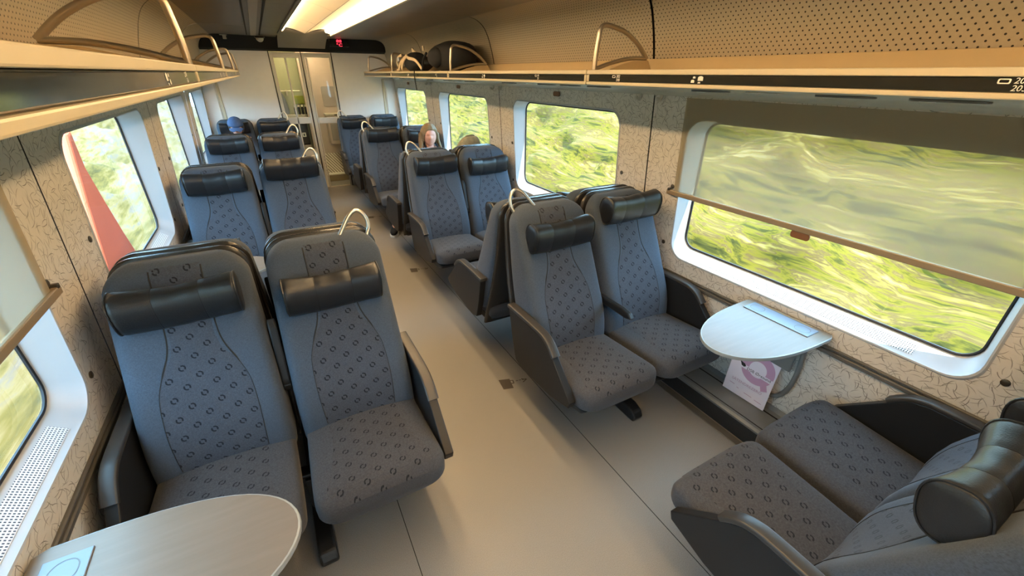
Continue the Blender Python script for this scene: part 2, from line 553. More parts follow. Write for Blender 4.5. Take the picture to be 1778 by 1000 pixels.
# ------------------------------------------------------------ setting: floor, walls, windows, ceiling
def build_floor():
    f = struct(add('floor', box(-1.45, 1.45, YREAR, 8.75, -0.06, 0.0), 'floor_vinyl'))
    for x in (-0.51, 0.48):
        add('floor_joint', box(x - 0.0016, x + 0.0016, YREAR, YEND, 0.0, 0.0008), 'dark_gap', f)
    for s in (-1, 1):
        add('edge_strip', box(min(s * 1.15, s * 1.195), max(s * 1.15, s * 1.195), YREAR, YEND, 0, 0.006, 0.002, 1), 'rail_grey', f)
    # boarding-case pictograms with arrows, flat on the aisle floor
    for i, y in enumerate((1.83, 3.78, 5.73)):
        bm = bmesh.new()
        def quad(pts):
            bm.faces.new([bm.verts.new((0.335 + a, y + b, 0.0012)) for a, b in pts])
        quad(((-0.062, -0.045), (0.0, -0.062), (0.018, 0.028), (-0.05, 0.05)))
        quad(((0.0, -0.020), (0.026, -0.026), (0.026, -0.018), (0.0, -0.012)))
        quad(((0.026, -0.026), (0.034, 0.004), (0.027, 0.006), (0.019, -0.022)))
        quad(((0.006, 0.010), (0.033, 0.001), (0.033, 0.008), (0.006, 0.018)))
        for k in range(2):
            quad(((0.045 + k * .02, -0.012 - k * .004), (0.059 + k * .02, -0.015 - k * .004), (0.059 + k * .02, -0.009 - k * .004), (0.045 + k * .02, -0.006 - k * .004)))
        quad(((0.085, -0.022), (0.115, -0.026), (0.115, -0.019), (0.085, -0.015)))
        quad(((0.115, -0.028), (0.088, -0.004), (0.083, -0.010), (0.110, -0.030)))
        quad(((0.115, -0.022), (0.078, -0.038), (0.082, -0.044), (0.115, -0.029)))
        me = bpy.data.meshes.new('pictogram'); bm.to_mesh(me); bm.free()
        add('luggage_pictogram', me, 'decal_dark', f)
build_floor()

HOLE = dict(w=0.71, zb=0.742, zt=1.535, r=0.095)
FRAME = dict(w=0.682, zb=0.797, zt=1.522, r=0.075)

def hole_loop(s, yc, inset=0.0):
    h = (HOLE['zt'] - HOLE['zb']) / 2; zc = (HOLE['zt'] + HOLE['zb']) / 2
    return [Vector((s * (wallx(q[1]) + 0.0), q[0], q[1])) for q in rrect(HOLE['w'] - inset, h - inset, HOLE['r'], 7, yc, zc)]

def frame_loop(s, yc, x, inset=0.0):
    h = (FRAME['zt'] - FRAME['zb']) / 2; zc = (FRAME['zt'] + FRAME['zb']) / 2
    return [Vector((s * x, q[0], q[1])) for q in rrect(FRAME['w'] - inset, h - inset, FRAME['r'] - inset * 0.5, 7, yc, zc)]

def ring(loops, smooth=False):
    return loft(loops, cap=False, smooth=smooth, angle=0.6)

win_no = [0]
def build_wall(s, nm):
    lower = grid(lambda u, v: (s * interp([(0, 1.415), (0.3, 1.41), (0.62, 1.40)], v), u, v), [YREAR, YEND + 0.0], lin(0.0, RAILZ, 5))
    w = struct(add('wall_' + nm, lower, 'wall_laminate'))
    # outer skin closes the gap between lining and roof, and behind the joints
    add('outer_skin', box(min(s * 1.50, s * 1.52), max(s * 1.50, s * 1.52), YREAR, YEND + 1.0, 1.56, 2.45), 'under_dark', w)
    add('outer_skin', box(min(s * 1.50, s * 1.52), max(s * 1.50, s * 1.52), YREAR, YEND + 1.0, -0.06, 0.73), 'under_dark', w)
    zt = 1.70
    edges = [YREAR] + SEAM[1:] + [YEND]
    for i, yc in enumerate(WINC):
        y0 = (SEAM[i] if i > 0 else YREAR) + 0.005
        y1 = (SEAM[i + 1] if i + 1 < len(SEAM) else YEND) - 0.005
        inner = hole_loop(s, yc)
        zc = (HOLE['zt'] + HOLE['zb']) / 2
        outer = []
        for p in inner:
            dy, dz = p.y - yc, p.z - zc
            ty = ((y1 - yc) / dy if dy > 0 else (y0 - yc) / dy) if abs(dy) > 1e-6 else 1e9
            tz = ((zt - zc) / dz if dz > 0 else (RAILZ - zc) / dz) if abs(dz) > 1e-6 else 1e9
            t = min(ty, tz)
            outer.append([yc + dy * t, zc + dz * t])
        # pull the loop onto true corners
        for cy, cz in ((y0, zt), (y1, zt), (y0, RAILZ), (y1, RAILZ)):
            b = min(range(len(outer)), key=lambda k: (outer[k][0] - cy) ** 2 + (outer[k][1] - cz) ** 2)
            outer[b] = [cy, cz]
        loops = [[Vector((s * wallx(q[1]), q[0], q[1])) for q in outer]]
        for t in (0.5, 1.0):
            l = []
            for a, b in zip(loops[0], inner):
                p = a.lerp(b, t); p.x = s * wallx(p.z); l.append(p)
            loops.append(l)
        add('wall_panel', ring(loops), 'wall_laminate', w)
        # round screw caps beside the window
        for (yy, zz) in ((yc - 0.775, 0.805), (yc + 0.775, 0.805), (yc - 0.765, 1.16), (yc + 0.765, 1.16)):
            add('screw_cap', loft([[Vector((s * (wallx(zz) - dx), yy + rr * math.cos(a), zz + rr * math.sin(a))) for a in lin(0, 2 * PI * 11 / 12, 12)]
                                   for dx, rr in ((0, 0.013), (0.004, 0.013), (0.006, 0.009))]), 'screw_metal', w)
        # window
        win_no[0] += 1
        win = struct(thing('window_%d' % win_no[0], '', ''))
        del win['label']; del win['category']
        a, b = hole_loop(s, yc), frame_loop(s, yc, 1.468)
        # a soft rolled rim then the reveal
        rim = [[p + Vector((s * dx, 0, 0)) for p in hole_loop(s, yc, ins)] for dx, ins in ((-0.001, -0.012), (-0.006, -0.006), (-0.004, 0.0))]
        lo = rim + [[p.lerp(q, t) for p, q in zip(a, b)] for t in (0.08, 0.55, 1.0)]
        add('window_reveal', ring(lo, True), 'reveal_white', win)
        add('window_gasket', tube(frame_loop(s, yc, 1.467, 0.003), 0.006, 6, True), 'gasket', win)
        g = frame_loop(s, yc, 1.472)
        g2 = frame_loop(s, yc, 1.478)
        add('window_pane', loft([g, g2], True, False), 'pane', win)
        # vent strip lying in the sill
        def vent(u, v):
            p = Vector((s * (wallx(HOLE['zb']) + (1.468 - wallx(HOLE['zb'])) * v), u, HOLE['zb'] + (FRAME['zb'] - HOLE['zb']) * v + 0.0015))
            return p
        add('vent_grille', grid(vent, lin(yc - 0.52, yc + 0.56, 4), (0.18, 0.74), False, lambda u, v: (u, v * 0.09)), 'vent_white', win)
        # roller blind
        build_blind(s, yc, 1.13 if i == 1 else 1.645, i)
    for y in SEAM[1:]:
        add('panel_joint', prism([(s * 1.40, 0.60), (s * (W0 + 0.012), 0.60), (s * 1.362, 1.70), (s * 1.336, 1.70)], y - 0.035, y + 0.035, 'y'), 'dark_gap', w).location.x = s * 0.006
        # coat hooks on both sides of the joint
        for dy in (-0.055, 0.105):
            hl = 'pale coat hook at the %s wall joint from end door, %s side, %s' % (('first', 'second', 'third', 'fourth')[3 - SEAM[1:].index(y)], 'far' if dy < 0 else 'doorward', 'backpack side' if s > 0 else 'blue-cap side')
            h = tag(add('coat_hook', tube([Vector((s * 1.352, y + dy, 1.655)), Vector((s * 1.336, y + dy, 1.652)), Vector((s * 1.334, y + dy, 1.628)), Vector((s * 1.325, y + dy, 1.618)), Vector((s * 1.308, y + dy, 1.622)), Vector((s * 1.303, y + dy, 1.634))],
                                          [0.011, 0.010, 0.009, 0.009, 0.009, 0.008], 8), 'hook_grey'),
                    hl, 'coat hook', 'coat hooks along the walls')
    # grey double rail under the windows
    r = struct(add('trim_%d' % (1 if s > 0 else 2), box(min(s * 1.385, s * 1.402), max(s * 1.385, s * 1.402), YREAR, YEND, 0.596, 0.617, 0.004, 1), 'rail_grey'))
    add('rail_strip', box(min(s * 1.388, s * 1.402), max(s * 1.388, s * 1.402), YREAR, YEND, 0.622, 0.636, 0.004, 1), 'rail_grey', r)
    # heater duct along the foot of the wall
    b = struct(add('baseboard_' + nm, prism([(s * 1.20, 0.105), (s * 1.195, 0.12), (s * 1.21, 0.13), (s * 1.39, 0.14), (s * 1.41, 0.16), (s * 1.41, 0.10)], YREAR, YEND, 'y'), 'heater_grey'))
    add('duct_front', box(min(s * 1.205, s * 1.40), max(s * 1.205, s * 1.40), YREAR, YEND, 0.002, 0.108), 'under_dark', b)
    add('duct_groove', box(min(s * 1.352, s * 1.358), max(s * 1.352, s * 1.358), YREAR, YEND, 0.1375, 0.1410), 'dark_gap', b)
    add('duct_groove', box(min(s * 1.225, s * 1.23), max(s * 1.225, s * 1.23), YREAR, YEND, 0.1300, 0.1325), 'dark_gap', b)

def build_blind(s, yc, z, i):
    side = 'backpack' if s > 0 else 'blue-cap'
    if i == 1:
        lab = 'half lowered sheer roller blind on the window above ' + ('the table with the paper notice' if s > 0 else 'the oval wooden table')
    else:
        lab = 'rolled up blind with brown pull tab at the %s window from end door, %s side' % (('fifth', 'fourth', 'third', 'second', 'first')[i], side)
    t = thing('roller_blind', lab, 'blind', (0, yc, 0), 0, 'window roller blinds')
    xb = s * (wallx(z) - 0.012)
    if z < 1.5:
        h0, h1 = z, 1.640
        me = grid(lambda u, v: (s * (wallx(v) - 0.010), u, v), lin(-0.745, 0.745, 5), lin(h0, h1, 3))
        add('fabric', me, 'blind_fabric', t)
        add('bottom_bar', box(min(xb - .009, xb + .009), max(xb - .009, xb + .009), -0.79, 0.79, z - 0.016, z + 0.012, 0.004), 'bar_bronze', t)
        for q in (-0.775, 0.775):
            add('guide_pin', box(xb - 0.012, xb + 0.012, q - 0.008, q + 0.008, z + 0.006, z + 0.022, 0.003), 'screw_metal', t)
    me = prism(rrect(0.042, 0.017, 0.012, 3, 0.0, z - 0.030), xb - 0.004, xb + 0.004, 'x', 0.0015, 1)
    add('pull_tab', me, 'tab_brown', t)

build_wall(1, 'right')
build_wall(-1, 'left')

CEIL = [(0.30, 2.175), (0.65, 2.182), (0.97, 2.186), (1.06, 2.180), (1.13, 2.160), (1.19, 2.115), (1.23, 2.05), (1.258, 1.97), (1.28, 1.89), (1.297, 1.80)]
def build_ceiling():
    roof = struct(add('ceiling', box(-1.52, 1.52, YREAR, YEND + 1.0, 2.42, 2.46), 'under_dark'))
    pts = spline([(a, 0, b) for a, b in CEIL], 4)
    arc = [0.0]
    for a, b in zip(pts, pts[1:]): arc.append(arc[-1] + (b - a).length)
    i0 = min(range(len(pts)), key=lambda k: abs(pts[k].x - 1.06))
    for s in (-1, 1):
        ys = [YREAR] + SEAM[1:] + [YEND]
        for y0, y1 in zip(ys, ys[1:]):
            pp = pts[i0:]; aa = arc[i0:]
            idx = list(range(len(pp)))
            plain = y0 > 3.5
            me = grid(lambda u, v: (s * pp[v].x, u, pp[v].z), [y0 + 0.008, (y0 + y1) / 2, y1 - 0.008], idx, True, lambda u, v: (u, aa[v]))
            add('perforated_panel', me, 'perforated', roof)
            pq = pts[:i0 + 1]
            me = grid(lambda u, v: (s * pq[v].x, u, pq[v].z), [y0 + 0.002, y1 - 0.002], list(range(len(pq))), True)
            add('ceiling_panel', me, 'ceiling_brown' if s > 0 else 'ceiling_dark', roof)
        for y in SEAM[1:]:
            me = grid(lambda u, v: (s * (pts[v].x + 0.012), u, pts[v].z + 0.012), [y - 0.06, y + 0.06], list(range(len(pts))), True)
            add('panel_joint', me, 'dark_gap', roof)
        if s < 0:
            for x in (0.50, 0.64):
                add('ceiling_groove', box(-x - 0.006, -x + 0.006, YREAR, 7.0, 2.168, 2.176), 'dark_gap', roof)
            add('ceiling_groove', box(-0.60, -0.54, YREAR, 7.0, 2.164, 2.177), 'ceiling_brown', roof)
    # dark bulkhead band above the end partition
    band = struct(add('trim_3', prism([(7.30, 2.19), (7.42, 2.13), (7.60, 2.04), (7.735, 2.02), (7.735, 2.20)], -1.30, 1.30, 'x'), 'ceiling_black'))
    # gull-wing lamp with two hidden tubes
    lamp = thing('ceiling_light', 'long warm ceiling lamp with curved cream reflector wings above the aisle', 'ceiling lamp')
    yL0, yL1 = YREAR + 0.05, 6.55
    ys = [yL0] + [y for y in lin(-0.6, 6.55, 7)]
    for s in (-1, 1):
        prof = spline([(s * 0.002, 0, 2.180), (s * 0.07, 0, 2.205), (s * 0.15, 0, 2.228), (s * 0.22, 0, 2.236), (s * 0.27, 0, 2.232)], 4)
        for y0, y1 in zip(ys, ys[1:]):
            me = grid(lambda u, v: (prof[v].x, u, prof[v].z), [y0 + 0.002, y1 - 0.002], list(range(len(prof))), True)
            add('reflector', me, 'diffuser', lamp)
        x0, x1 = (0.238, 0.288)
        add('light_tube', prism([(s * x0, 2.207), (s * (x0 + 0.01), 2.199), (s * (x1 - 0.008), 2.193), (s * x1, 2.201), (s * x1, 2.225), (s * x0, 2.225)], yL0, yL1, 'y'), 'strip_light', lamp)
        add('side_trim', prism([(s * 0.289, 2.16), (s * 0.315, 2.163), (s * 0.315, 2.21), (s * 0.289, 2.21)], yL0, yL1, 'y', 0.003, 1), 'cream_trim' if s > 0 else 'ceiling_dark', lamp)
    # curved cover between lamp end and door head
    me = grid(lambda u, v: (u, interp([(0, 6.555), (0.5, 7.0), (1, 7.29)], v), interp([(0, 2.185), (0.5, 2.12), (1, 2.05)], v) + 0.05 * abs(math.sin(abs(u) / 0.30 * PI / 2)) * (1 - v)), lin(-0.30, 0.30, 15), lin(0, 1, 9))
    struct(add('trim_4', me, 'ceiling_brown'))
    # red digital display hanging under the ceiling
    d = thing('led_display', 'small black display with red glowing digits above the end door', 'display', (0.50, 7.26, 2.10))
    add('housing', box(-0.13, 0.13, 0, 0.05, -0.02, 0.075, 0.006), 'dark_glass_led', d)
    for row, txt in ((0.034, '88'), (-0.014, '°C')):
        me = text_mesh(txt, 0.050, 0.001, 'CENTER')
        me.transform(Matrix.Diagonal((1.5, 1.0, 1.0, 1.0)))
        add('digits', me, 'led_red', d, (0, -0.003, row), (PI / 2, 0, 0))
    # small dome camera and spot
    c = thing('ceiling_camera', 'small round silver camera dome under the dark ceiling above the partition', 'camera', (-0.50, 7.15, 2.165))
    add('base', loft([[Vector((r * math.cos(a), r * math.sin(a), z)) for a in lin(0, 2 * PI * 15 / 16, 16)] for r, z in ((0.06, 0), (0.06, -0.015), (0.05, -0.02))]), 'black_metal', c)
    add('dome', loft([[Vector((0.045 * math.cos(t) * math.cos(a), 0.045 * math.cos(t) * math.sin(a), -0.02 - 0.045 * math.sin(t))) for a in lin(0, 2 * PI * 15 / 16, 16)] for t in lin(0, 1.45, 6)]), 'steel', c)
    c = thing('ceiling_spot', 'tiny white bracket fitting on the dark ceiling near the partition', 'ceiling fitting', (-0.90, 7.05, 2.165))
    add('plate', box(-0.04, 0.04, -0.03, 0.03, -0.008, 0, 0.003, 1), 'hook_grey', c)
    add('arm', box(-0.01, 0.03, -0.012, 0.012, -0.05, -0.006, 0.003, 1), 'hook_grey', c)
build_ceiling()

def build_end():
    # rear partition behind the photographer's position
    struct(add('wall_rear', box(-1.5, 1.5, YREAR - 0.04, YREAR, 0, 2.45), 'panel_white'))
    e = struct(add('wall_end', box(-1.46, -0.425, YEND, YEND + 0.04, 0, 2.19), 'panel_white'))
    add('partition_panel', box(0.43, 1.46, YEND, YEND + 0.04, 0, 2.19), 'panel_white', e)
    add('partition_head', box(-0.425, 0.43, YEND, YEND + 0.04, 2.02, 2.42), 'ceiling_black', e)
    for s in (-1, 1):
        add('partition_fillet', prism([(s * 1.17, YEND - 0.004), (s * 1.20, YEND - 0.035), (s * 1.41, YEND - 0.035), (s * 1.41, YEND)], 0.14, 1.645, 'z'), 'panel_white', e)
        add('partition_batten', box(s * 1.165 - 0.018, s * 1.165 + 0.018, YEND - 0.014, YEND, 0.0, 1.66, 0.004, 1), 'cream_trim', e)
    for x in (-0.425, 0.003, 0.43):
        add('partition_joint', box(x - 0.006, x + 0.006, YEND - 0.008, YEND + 0.01, 0, 2.02), 'dark_gap', e)
    # the two door leaves
    d = struct(thing('door_1', '', '')); del d['label']; del d['category']
    y0, y1 = YEND - 0.004, YEND + 0.03
    def bx(n, a, b, c_, e_, m='frame_cream'):
        add(n, box(a, b, y0, y1, c_, e_, 0.004, 1), m, d)
    bx('door_stile', -0.415, -0.372, 0.01, 2.01); bx('door_stile', -0.035, -0.006, 0.01, 2.01)
    bx('door_stile', -0.228, -0.205, 0.01, 1.94)
    bx('door_rail', -0.372, -0.035, 1.94, 2.01); bx('door_rail', -0.372, -0.035, 1.03, 1.125); bx('door_rail', -0.372, -0.035, 0.01, 0.64)
    for a, b in ((-0.372, -0.228), (-0.205, -0.035)):
        for z0, z1 in ((1.125, 1.94), (0.64, 1.03)):
            add('door_glass', box(a, b, YEND + 0.010, YEND + 0.016, z0, z1), 'pane', d)
    d2 = struct(thing('door_2', '', '')); del d2['label']; del d2['category']
    def bx2(n, a, b, c_, e_, m='frame_cream'):
        add(n, box(a, b, y0, y1, c_, e_, 0.004, 1), m, d2)
    bx2('door_stile', 0.012, 0.055, 0.01, 2.01); bx2('door_stile', 0.062, 0.082, 0.01, 1.95); bx2('door_stile', 0.395, 0.424, 0.01, 2.01)
    bx2('door_rail', 0.055, 0.395, 1.95, 2.01); bx2('door_rail', 0.082, 0.395, 1.02, 1.11)
    bx2('threshold', 0.055, 0.395, 0.0, 0.018, 'steel')
    add('door_glass', box(0.082, 0.395, YEND + 0.010, YEND + 0.016, 0.018, 1.95), 'pane', d2)
    # vestibule beyond the doors
    v = struct(add('wall_vestibule', box(0.03, 1.0, 8.55, 8.59, 0, 2.3), 'vestibule_pink'))
    add('vestibule_side', box(-1.0, 0.03, 8.75, 8.79, 0, 2.3), 'vestibule_green', v)
    add('vestibule_return', box(0.00, 0.03, 8.55, 8.79, 0, 2.3), 'vestibule_pink', v)
    add('vestibule_side', box(-1.04, -1.0, YEND + 0.05, 8.79, 0, 2.3), 'vestibule_green', v)
    add('vestibule_side', box(1.0, 1.04, YEND + 0.05, 8.79, 0, 2.3), 'vestibule_pink', v)
    add('vestibule_ceiling', box(-1.04, 1.04, YEND + 0.05, 8.79, 2.3, 2.34), 'panel_white', v)
    add('coach_end', box(-1.52, 1.52, 8.80, 8.84, -0.06, 2.46), 'under_dark', v)
    lm = thing('vestibule_lamp', 'flat lit ceiling lamp in the small lobby behind the glass doors', 'ceiling lamp', (0, 8.2, 2.29))
    add('housing', box(-0.32, 0.32, -0.12, 0.12, -0.004, 0.009), 'frame_cream', lm)
    add('lit_panel', box(-0.28, 0.28, -0.09, 0.09, -0.012, -0.004), 'strip_light', lm)
    p = thing('wall_notice', 'grey rounded notice board on the pink lobby wall seen through the door', 'notice', (0.40, 8.548, 1.22))
    add('board', prism(rrect(0.115, 0.16, 0.03, 3, 0.0, 0.16), -0.006, 0.0, 'y', 0.002, 1), 'poster_grey', p)
    b = thing('litter_bin', 'pink wall box with slotted lid below the lobby notice', 'bin', (0.42, 8.42, 0.62))
    add('body', box(-0.15, 0.15, -0.10, 0.125, 0.0, 0.46, 0.012), 'vestibule_pink', b)
    add('lid', box(-0.165, 0.165, -0.115, 0.125, 0.461, 0.50, 0.01), 'frame_cream', b)
    add('slot', box(-0.02, 0.11, -0.118, -0.112, 0.472, 0.486), 'dark_gap', b)
    add('front_plate', box(-0.11, 0.11, -0.106, -0.099, 0.06, 0.38, 0.004, 1), 'poster_grey', b)
    st = thing('lobby_step', 'low brown step with a striped hatched ramp board in the lobby', 'step', (0.29, 8.2, 0))
    add('tread', box(-0.22, 0.22, 0.0, 0.34, 0.0, 0.11, 0.006, 1), 'step_brown', st)
    add('grey_plate', box(-0.20, 0.20, 0.03, 0.15, 0.11, 0.125), 'panel_white', st)
    add('striped_board', prism([(0.15, 0.112), (0.33, 0.44), (0.34, 0.435), (0.17, 0.112)], -0.20, 0.20, 'x'), 'hatch_board', st)
    # racks of goods, coat and fold seats in the lobby behind the left leaf
    sh = thing('lobby_shelf', 'dark equipment shelf with pale rail behind the left glass door', 'shelf', (-0.25, 8.55, 0.0))
    add('cabinet', box(-0.22, 0.21, 0.0, 0.19, 0.62, 1.02, 0.01), 'arm_plastic', sh)
    add('worktop', box(-0.22, 0.21, -0.01, 0.19, 1.04, 1.10, 0.006), 'frame_cream', sh)
    add('cabinet', box(-0.22, 0.21, 0.0, 0.19, 0.02, 0.60, 0.01), 'poster_grey', sh)
    add('rail', tube([Vector((-0.2, 0.06, 1.47)), Vector((0.2, 0.06, 1.47))], 0.008, 8), 'steel', sh)
    add('rail_post', box(-0.014, 0.014, 0.05, 0.19, 1.40, 1.48, 0.003, 1), 'steel', sh)
    add('sign', box(0.10, 0.16, -0.004, 0.0, 0.74, 0.81, 0.004, 1), 'letter_white', sh)
    add('sign_mark', box(0.12, 0.14, -0.006, -0.0041, 0.755, 0.795), 'ink_black', sh)
    bt = tag(add('green_board', box(-0.16, 0.04, 8.70, 8.745, 1.26, 1.39, 0.01), 'moss'), 'bright green board on the lobby wall behind the left glass door', 'board')
    for k in range(4):
        cy = thing('hanging_bottle', 'small dark bottle with pale collar on the lobby shelf', 'bottle', (-0.17 + 0.055 * k, 8.62, 1.102), 0, 'bottles on the lobby shelf')
        add('body', loft([[Vector((r * math.cos(a), r * math.sin(a), z)) for a in lin(0, 2 * PI * 9 / 10, 10)] for r, z in ((0.022, 0), (0.022, 0.10), (0.010, 0.12))]), 'cloth_black', cy)
        add('collar', loft([[Vector((r * math.cos(a), r * math.sin(a), z)) for a in lin(0, 2 * PI * 9 / 10, 10)] for r, z in ((0.010, 0.12), (0.018, 0.122), (0.018, 0.145), (0.008, 0.15))]), 'letter_white', cy)
    ct = tag(add('hanging_coat', loft([[Vector((-0.36 + wx * math.cos(a), 8.66 + wy * math.sin(a), z)) for a in lin(0, 2 * PI * 15 / 16, 16)] for z, wx, wy in
             ((1.112, 0.09, 0.05), (1.18, 0.095, 0.055), (1.3, 0.08, 0.05), (1.42, 0.05, 0.035), (1.46, 0.015, 0.012))]), 'plate_grey'), 'pale blue grey coat hanging in the lobby behind the left glass door', 'coat')
build_end()

# ------------------------------------------------------------ outside: ground and scrub banks
def build_outside():
    struct(add('ground', box(-30, 30, -25, 40, -1.25, -1.2), 'ballast'))
    for s, nm in ((1, 'scrub_right'), (-1, 'scrub_left')):
        random.seed(5 + s)
        ys = lin(-14, 34, 150)
        ts = lin(0, 1, 46)
        def fn(u, v):
            x = 3.1 + 7.5 * v
            z = -1.15 + 3.3 * v ** 0.85
            h = noise.fractal(Vector((x * 0.9, u * 0.7, z * 0.9 + s * 9)), 1.0, 2.0, 4)
            return (s * (x - 0.35 * h * min(1, v * 8)), u, z + 0.30 * h * min(1, v * 8))
        me = grid(fn, ys, ts)
        o = add('hedge_bank', me, nm)
        o['kind'] = 'stuff'
        tag(o, 'streaky sunlit green scrub bank outside the windows, ' + ('backpack rack side' if s > 0 else 'blue-cap side'), 'hedge')
    # orange-red stack added outside to stand in for a reflection in the left window
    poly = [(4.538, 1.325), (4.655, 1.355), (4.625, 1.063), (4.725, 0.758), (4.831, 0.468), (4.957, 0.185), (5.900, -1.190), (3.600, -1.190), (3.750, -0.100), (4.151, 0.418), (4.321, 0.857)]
    tag(add('reflection_standin', prism(poly, -2.28, -2.0, 'x', 0.03, 3), 'orange_red'), 'orange red sloping stack beside the track outside the window', 'shape')
build_outside()

# ------------------------------------------------------------ luggage racks
RX = 0.8365
def build_rack(s):
    side = 'above the backpacks side seats' if s > 0 else 'above the blue-cap side seats'
    lab = 'long cream luggage rack with dark glossy front carrying two black bags' if s > 0 else 'long cream luggage rack with dark glossy front and nothing on its shelf'
    r = thing('luggage_rack', lab, 'luggage rack', (0, 0, 0), 0, 'overhead luggage racks')
    y1 = 7.50 if s > 0 else 7.30
    y0 = YREAR + 0.01
    # shelf slab + underside + back board
    add('shelf', prism([(s * (RX + 0.012), 1.738), (s * (RX + 0.02), 1.752), (s * 1.25, 1.757), (s * 1.25, 1.742)], y0, y1, 'y'), 'rack_board', r)
    add('back_board', prism([(s * 1.245, 1.772), (s * 1.287, 1.776), (s * 1.292, 1.822), (s * 1.275, 1.826)], y0, YEND - 0.002, 'y', 0.003, 1), 'rack_board', r)
    add('back_gap', prism([(s * 1.25, 1.70), (s * 1.36, 1.70), (s * 1.36, 1.772), (s * 1.25, 1.772)], y0, YEND - 0.002, 'y'), 'step_brown', r)
    und = spline([(s * (RX + 0.004), 0, 1.706), (s * 0.95, 0, 1.699), (s * 1.10, 0, 1.690), (s * 1.22, 0, 1.680), (s * 1.30, 0, 1.664), (s * 1.345, 0, 1.642)], 4)
    joints = [y0] + [y for y in SEAM[1:]] + [y1]
    for a, b in zip(joints, joints[1:]):
        me = grid(lambda u, v: (und[v].x, u, und[v].z), [a + 0.002, b - 0.002], list(range(len(und))))
        add('underside', me, 'rack_under', r)
        fx = s * RX
        # front frame of each bay
        def fb(n, ya, yb, za, zb, m, dx=0.0, th=0.012):
            xa, xb = fx - s * dx, fx + s * th
            return add(n, box(min(xa, xb), max(xa, xb), ya, yb, za, zb, 0.003, 2), m, r)
        fb('top_trim', a + 0.004, b - 0.004, 1.748, 1.768, 'cream_trim', 0.004, 0.022)
        fb('bottom_trim', a + 0.004, b - 0.004, 1.701, 1.715, 'cream_trim', 0.004, 0.022)
        for yy in (a + 0.011, b - 0.011):
            fb('end_trim', yy - 0.007, yy + 0.007, 1.716, 1.747, 'cream_trim', 0.003)
        fb('front_panel', a + 0.019, b - 0.019, 1.7155, 1.7475, 'gloss_dark')
        add('joint', box(min(fx + s * 0.002, fx + s * 0.02), max(fx + s * 0.002, fx + s * 0.02), b - 0.0035, b + 0.0035, 1.70, 1.768), 'dark_gap', r)
        # reading lamps and service plate let into the underside
        for dy, kind in ((-0.36, 'o'), (-0.07, 'o'), (0.22, 'p'), (0.50, 'o'), (-0.66, 'o')):
            yc = (a + b) / 2 + dy
            if yc < a + 0.15 or yc > b - 0.15: continue
            xm, zm = (1.19, 1.6815) if kind == 'o' else (1.17, 1.6835)
            if kind == 'o':
                me = prism([(s * xm + q[0], yc + q[1]) for q in rrect(0.034, 0.098, 0.033, 5)], zm - 0.004, zm + 0.003, 'z', 0.001, 1)
                lp = add('reading_lamp', me, 'rail_grey', r)
                me = loft([[Vector((s * xm + q * math.cos(t), yc + 0.05 + q * math.sin(t), z)) for t in lin(0, 2 * PI * 13 / 14, 14)] for q, z in ((0.022, zm - 0.004), (0.022, zm - 0.007), (0.016, zm - 0.008))])
                add('lamp_lens', me, 'rack_under', lp)
            else:
                add('service_plate', box(s * xm - 0.03, s * xm + 0.03, yc - 0.07, yc + 0.07, zm - 0.003, zm + 0.003, 0.002, 1), 'hook_grey', r)
    # rack end cap
    add('end_cap', prism([(s * RX, 1.70), (s * RX, 1.768), (s * 1.24, 1.76), (s * 1.24, 1.71)], y1 - 0.002, y1 + 0.012, 'y', 0.004), 'cream_trim', r)
    # bent tube dividers standing on the shelf
    for y in SEAM[1:] + [7.2]:
        yy = y - 0.045
        front = [Vector((s * 0.845, yy, 1.764)), Vector((s * 0.848, yy, 1.83)), Vector((s * 0.856, yy, 1.90)), Vector((s * 0.864, yy, 1.945)), Vector((s * 0.885, yy, 1.962)),
                 Vector((s * 0.93, yy, 1.960)), Vector((s * 1.02, yy, 1.940)), Vector((s * 1.10, yy, 1.900)), Vector((s * 1.155, yy, 1.858)), Vector((s * 1.19, yy, 1.825))]
        d = add('divider', tube(spline(front, 4), 0.0115, 8), 'alloy', r)
        base = [Vector((s * 0.85, yy, 1.772)), Vector((s * 0.95, yy, 1.800)), Vector((s * 1.07, yy, 1.822)), Vector((s * 1.19, yy, 1.825))]
        add('divider_base', tube(spline(base, 4), 0.010, 8), 'alloy', d)
        add('divider_foot', prism([(s * 0.90, 1.756), (s * 1.00, 1.79), (s * 1.10, 1.812), (s * 1.2, 1.816), (s * 1.24, 1.756)], yy - 0.006, yy + 0.006, 'y'), 'rack_board', d)
    # seat numbers and pictograms
    def num(y, lines, size, shear=0.12):
        rz = -PI / 2 if s > 0 else PI / 2
        for k, t in enumerate(lines):
            me = text_mesh(t, size, 0.0003, 'LEFT', shear)
            add('seat_number', me, 'letter_white', r, (s * (RX - 0.0006), y, 1.7345 - k * 0.0155), (PI / 2, 0, rz))
        # rounded seat symbol
        L = rrect(0.011, 0.0055, 0.003, 3, 0, 0); L2 = rrect(0.008, 0.0032, 0.002, 3, 0, 0)
        dy = 0.016
        me = ring([[Vector((s * (RX - 0.0009), y + s * (dy + q[0]), 1.7388 + q[1])) for q in LL] for LL in (L, L2)])
        add('seat_symbol', me, 'letter_white', r)
    if s > 0:
        num(0.372, ('201', '203'), 0.0175)
        num(1.70, ('202', '208'), 0.0175)
        num(2.405, ('18', '21'), 0.0175)
        num(4.2, ('22', '28'), 0.0175)
        icons = [1.22, 3.15, 5.1]
    else:
        num(1.62, ('204', '206'), 0.0175)
        num(3.55, ('24', '26'), 0.0175)
        icons = [1.28, 3.2, 5.1]
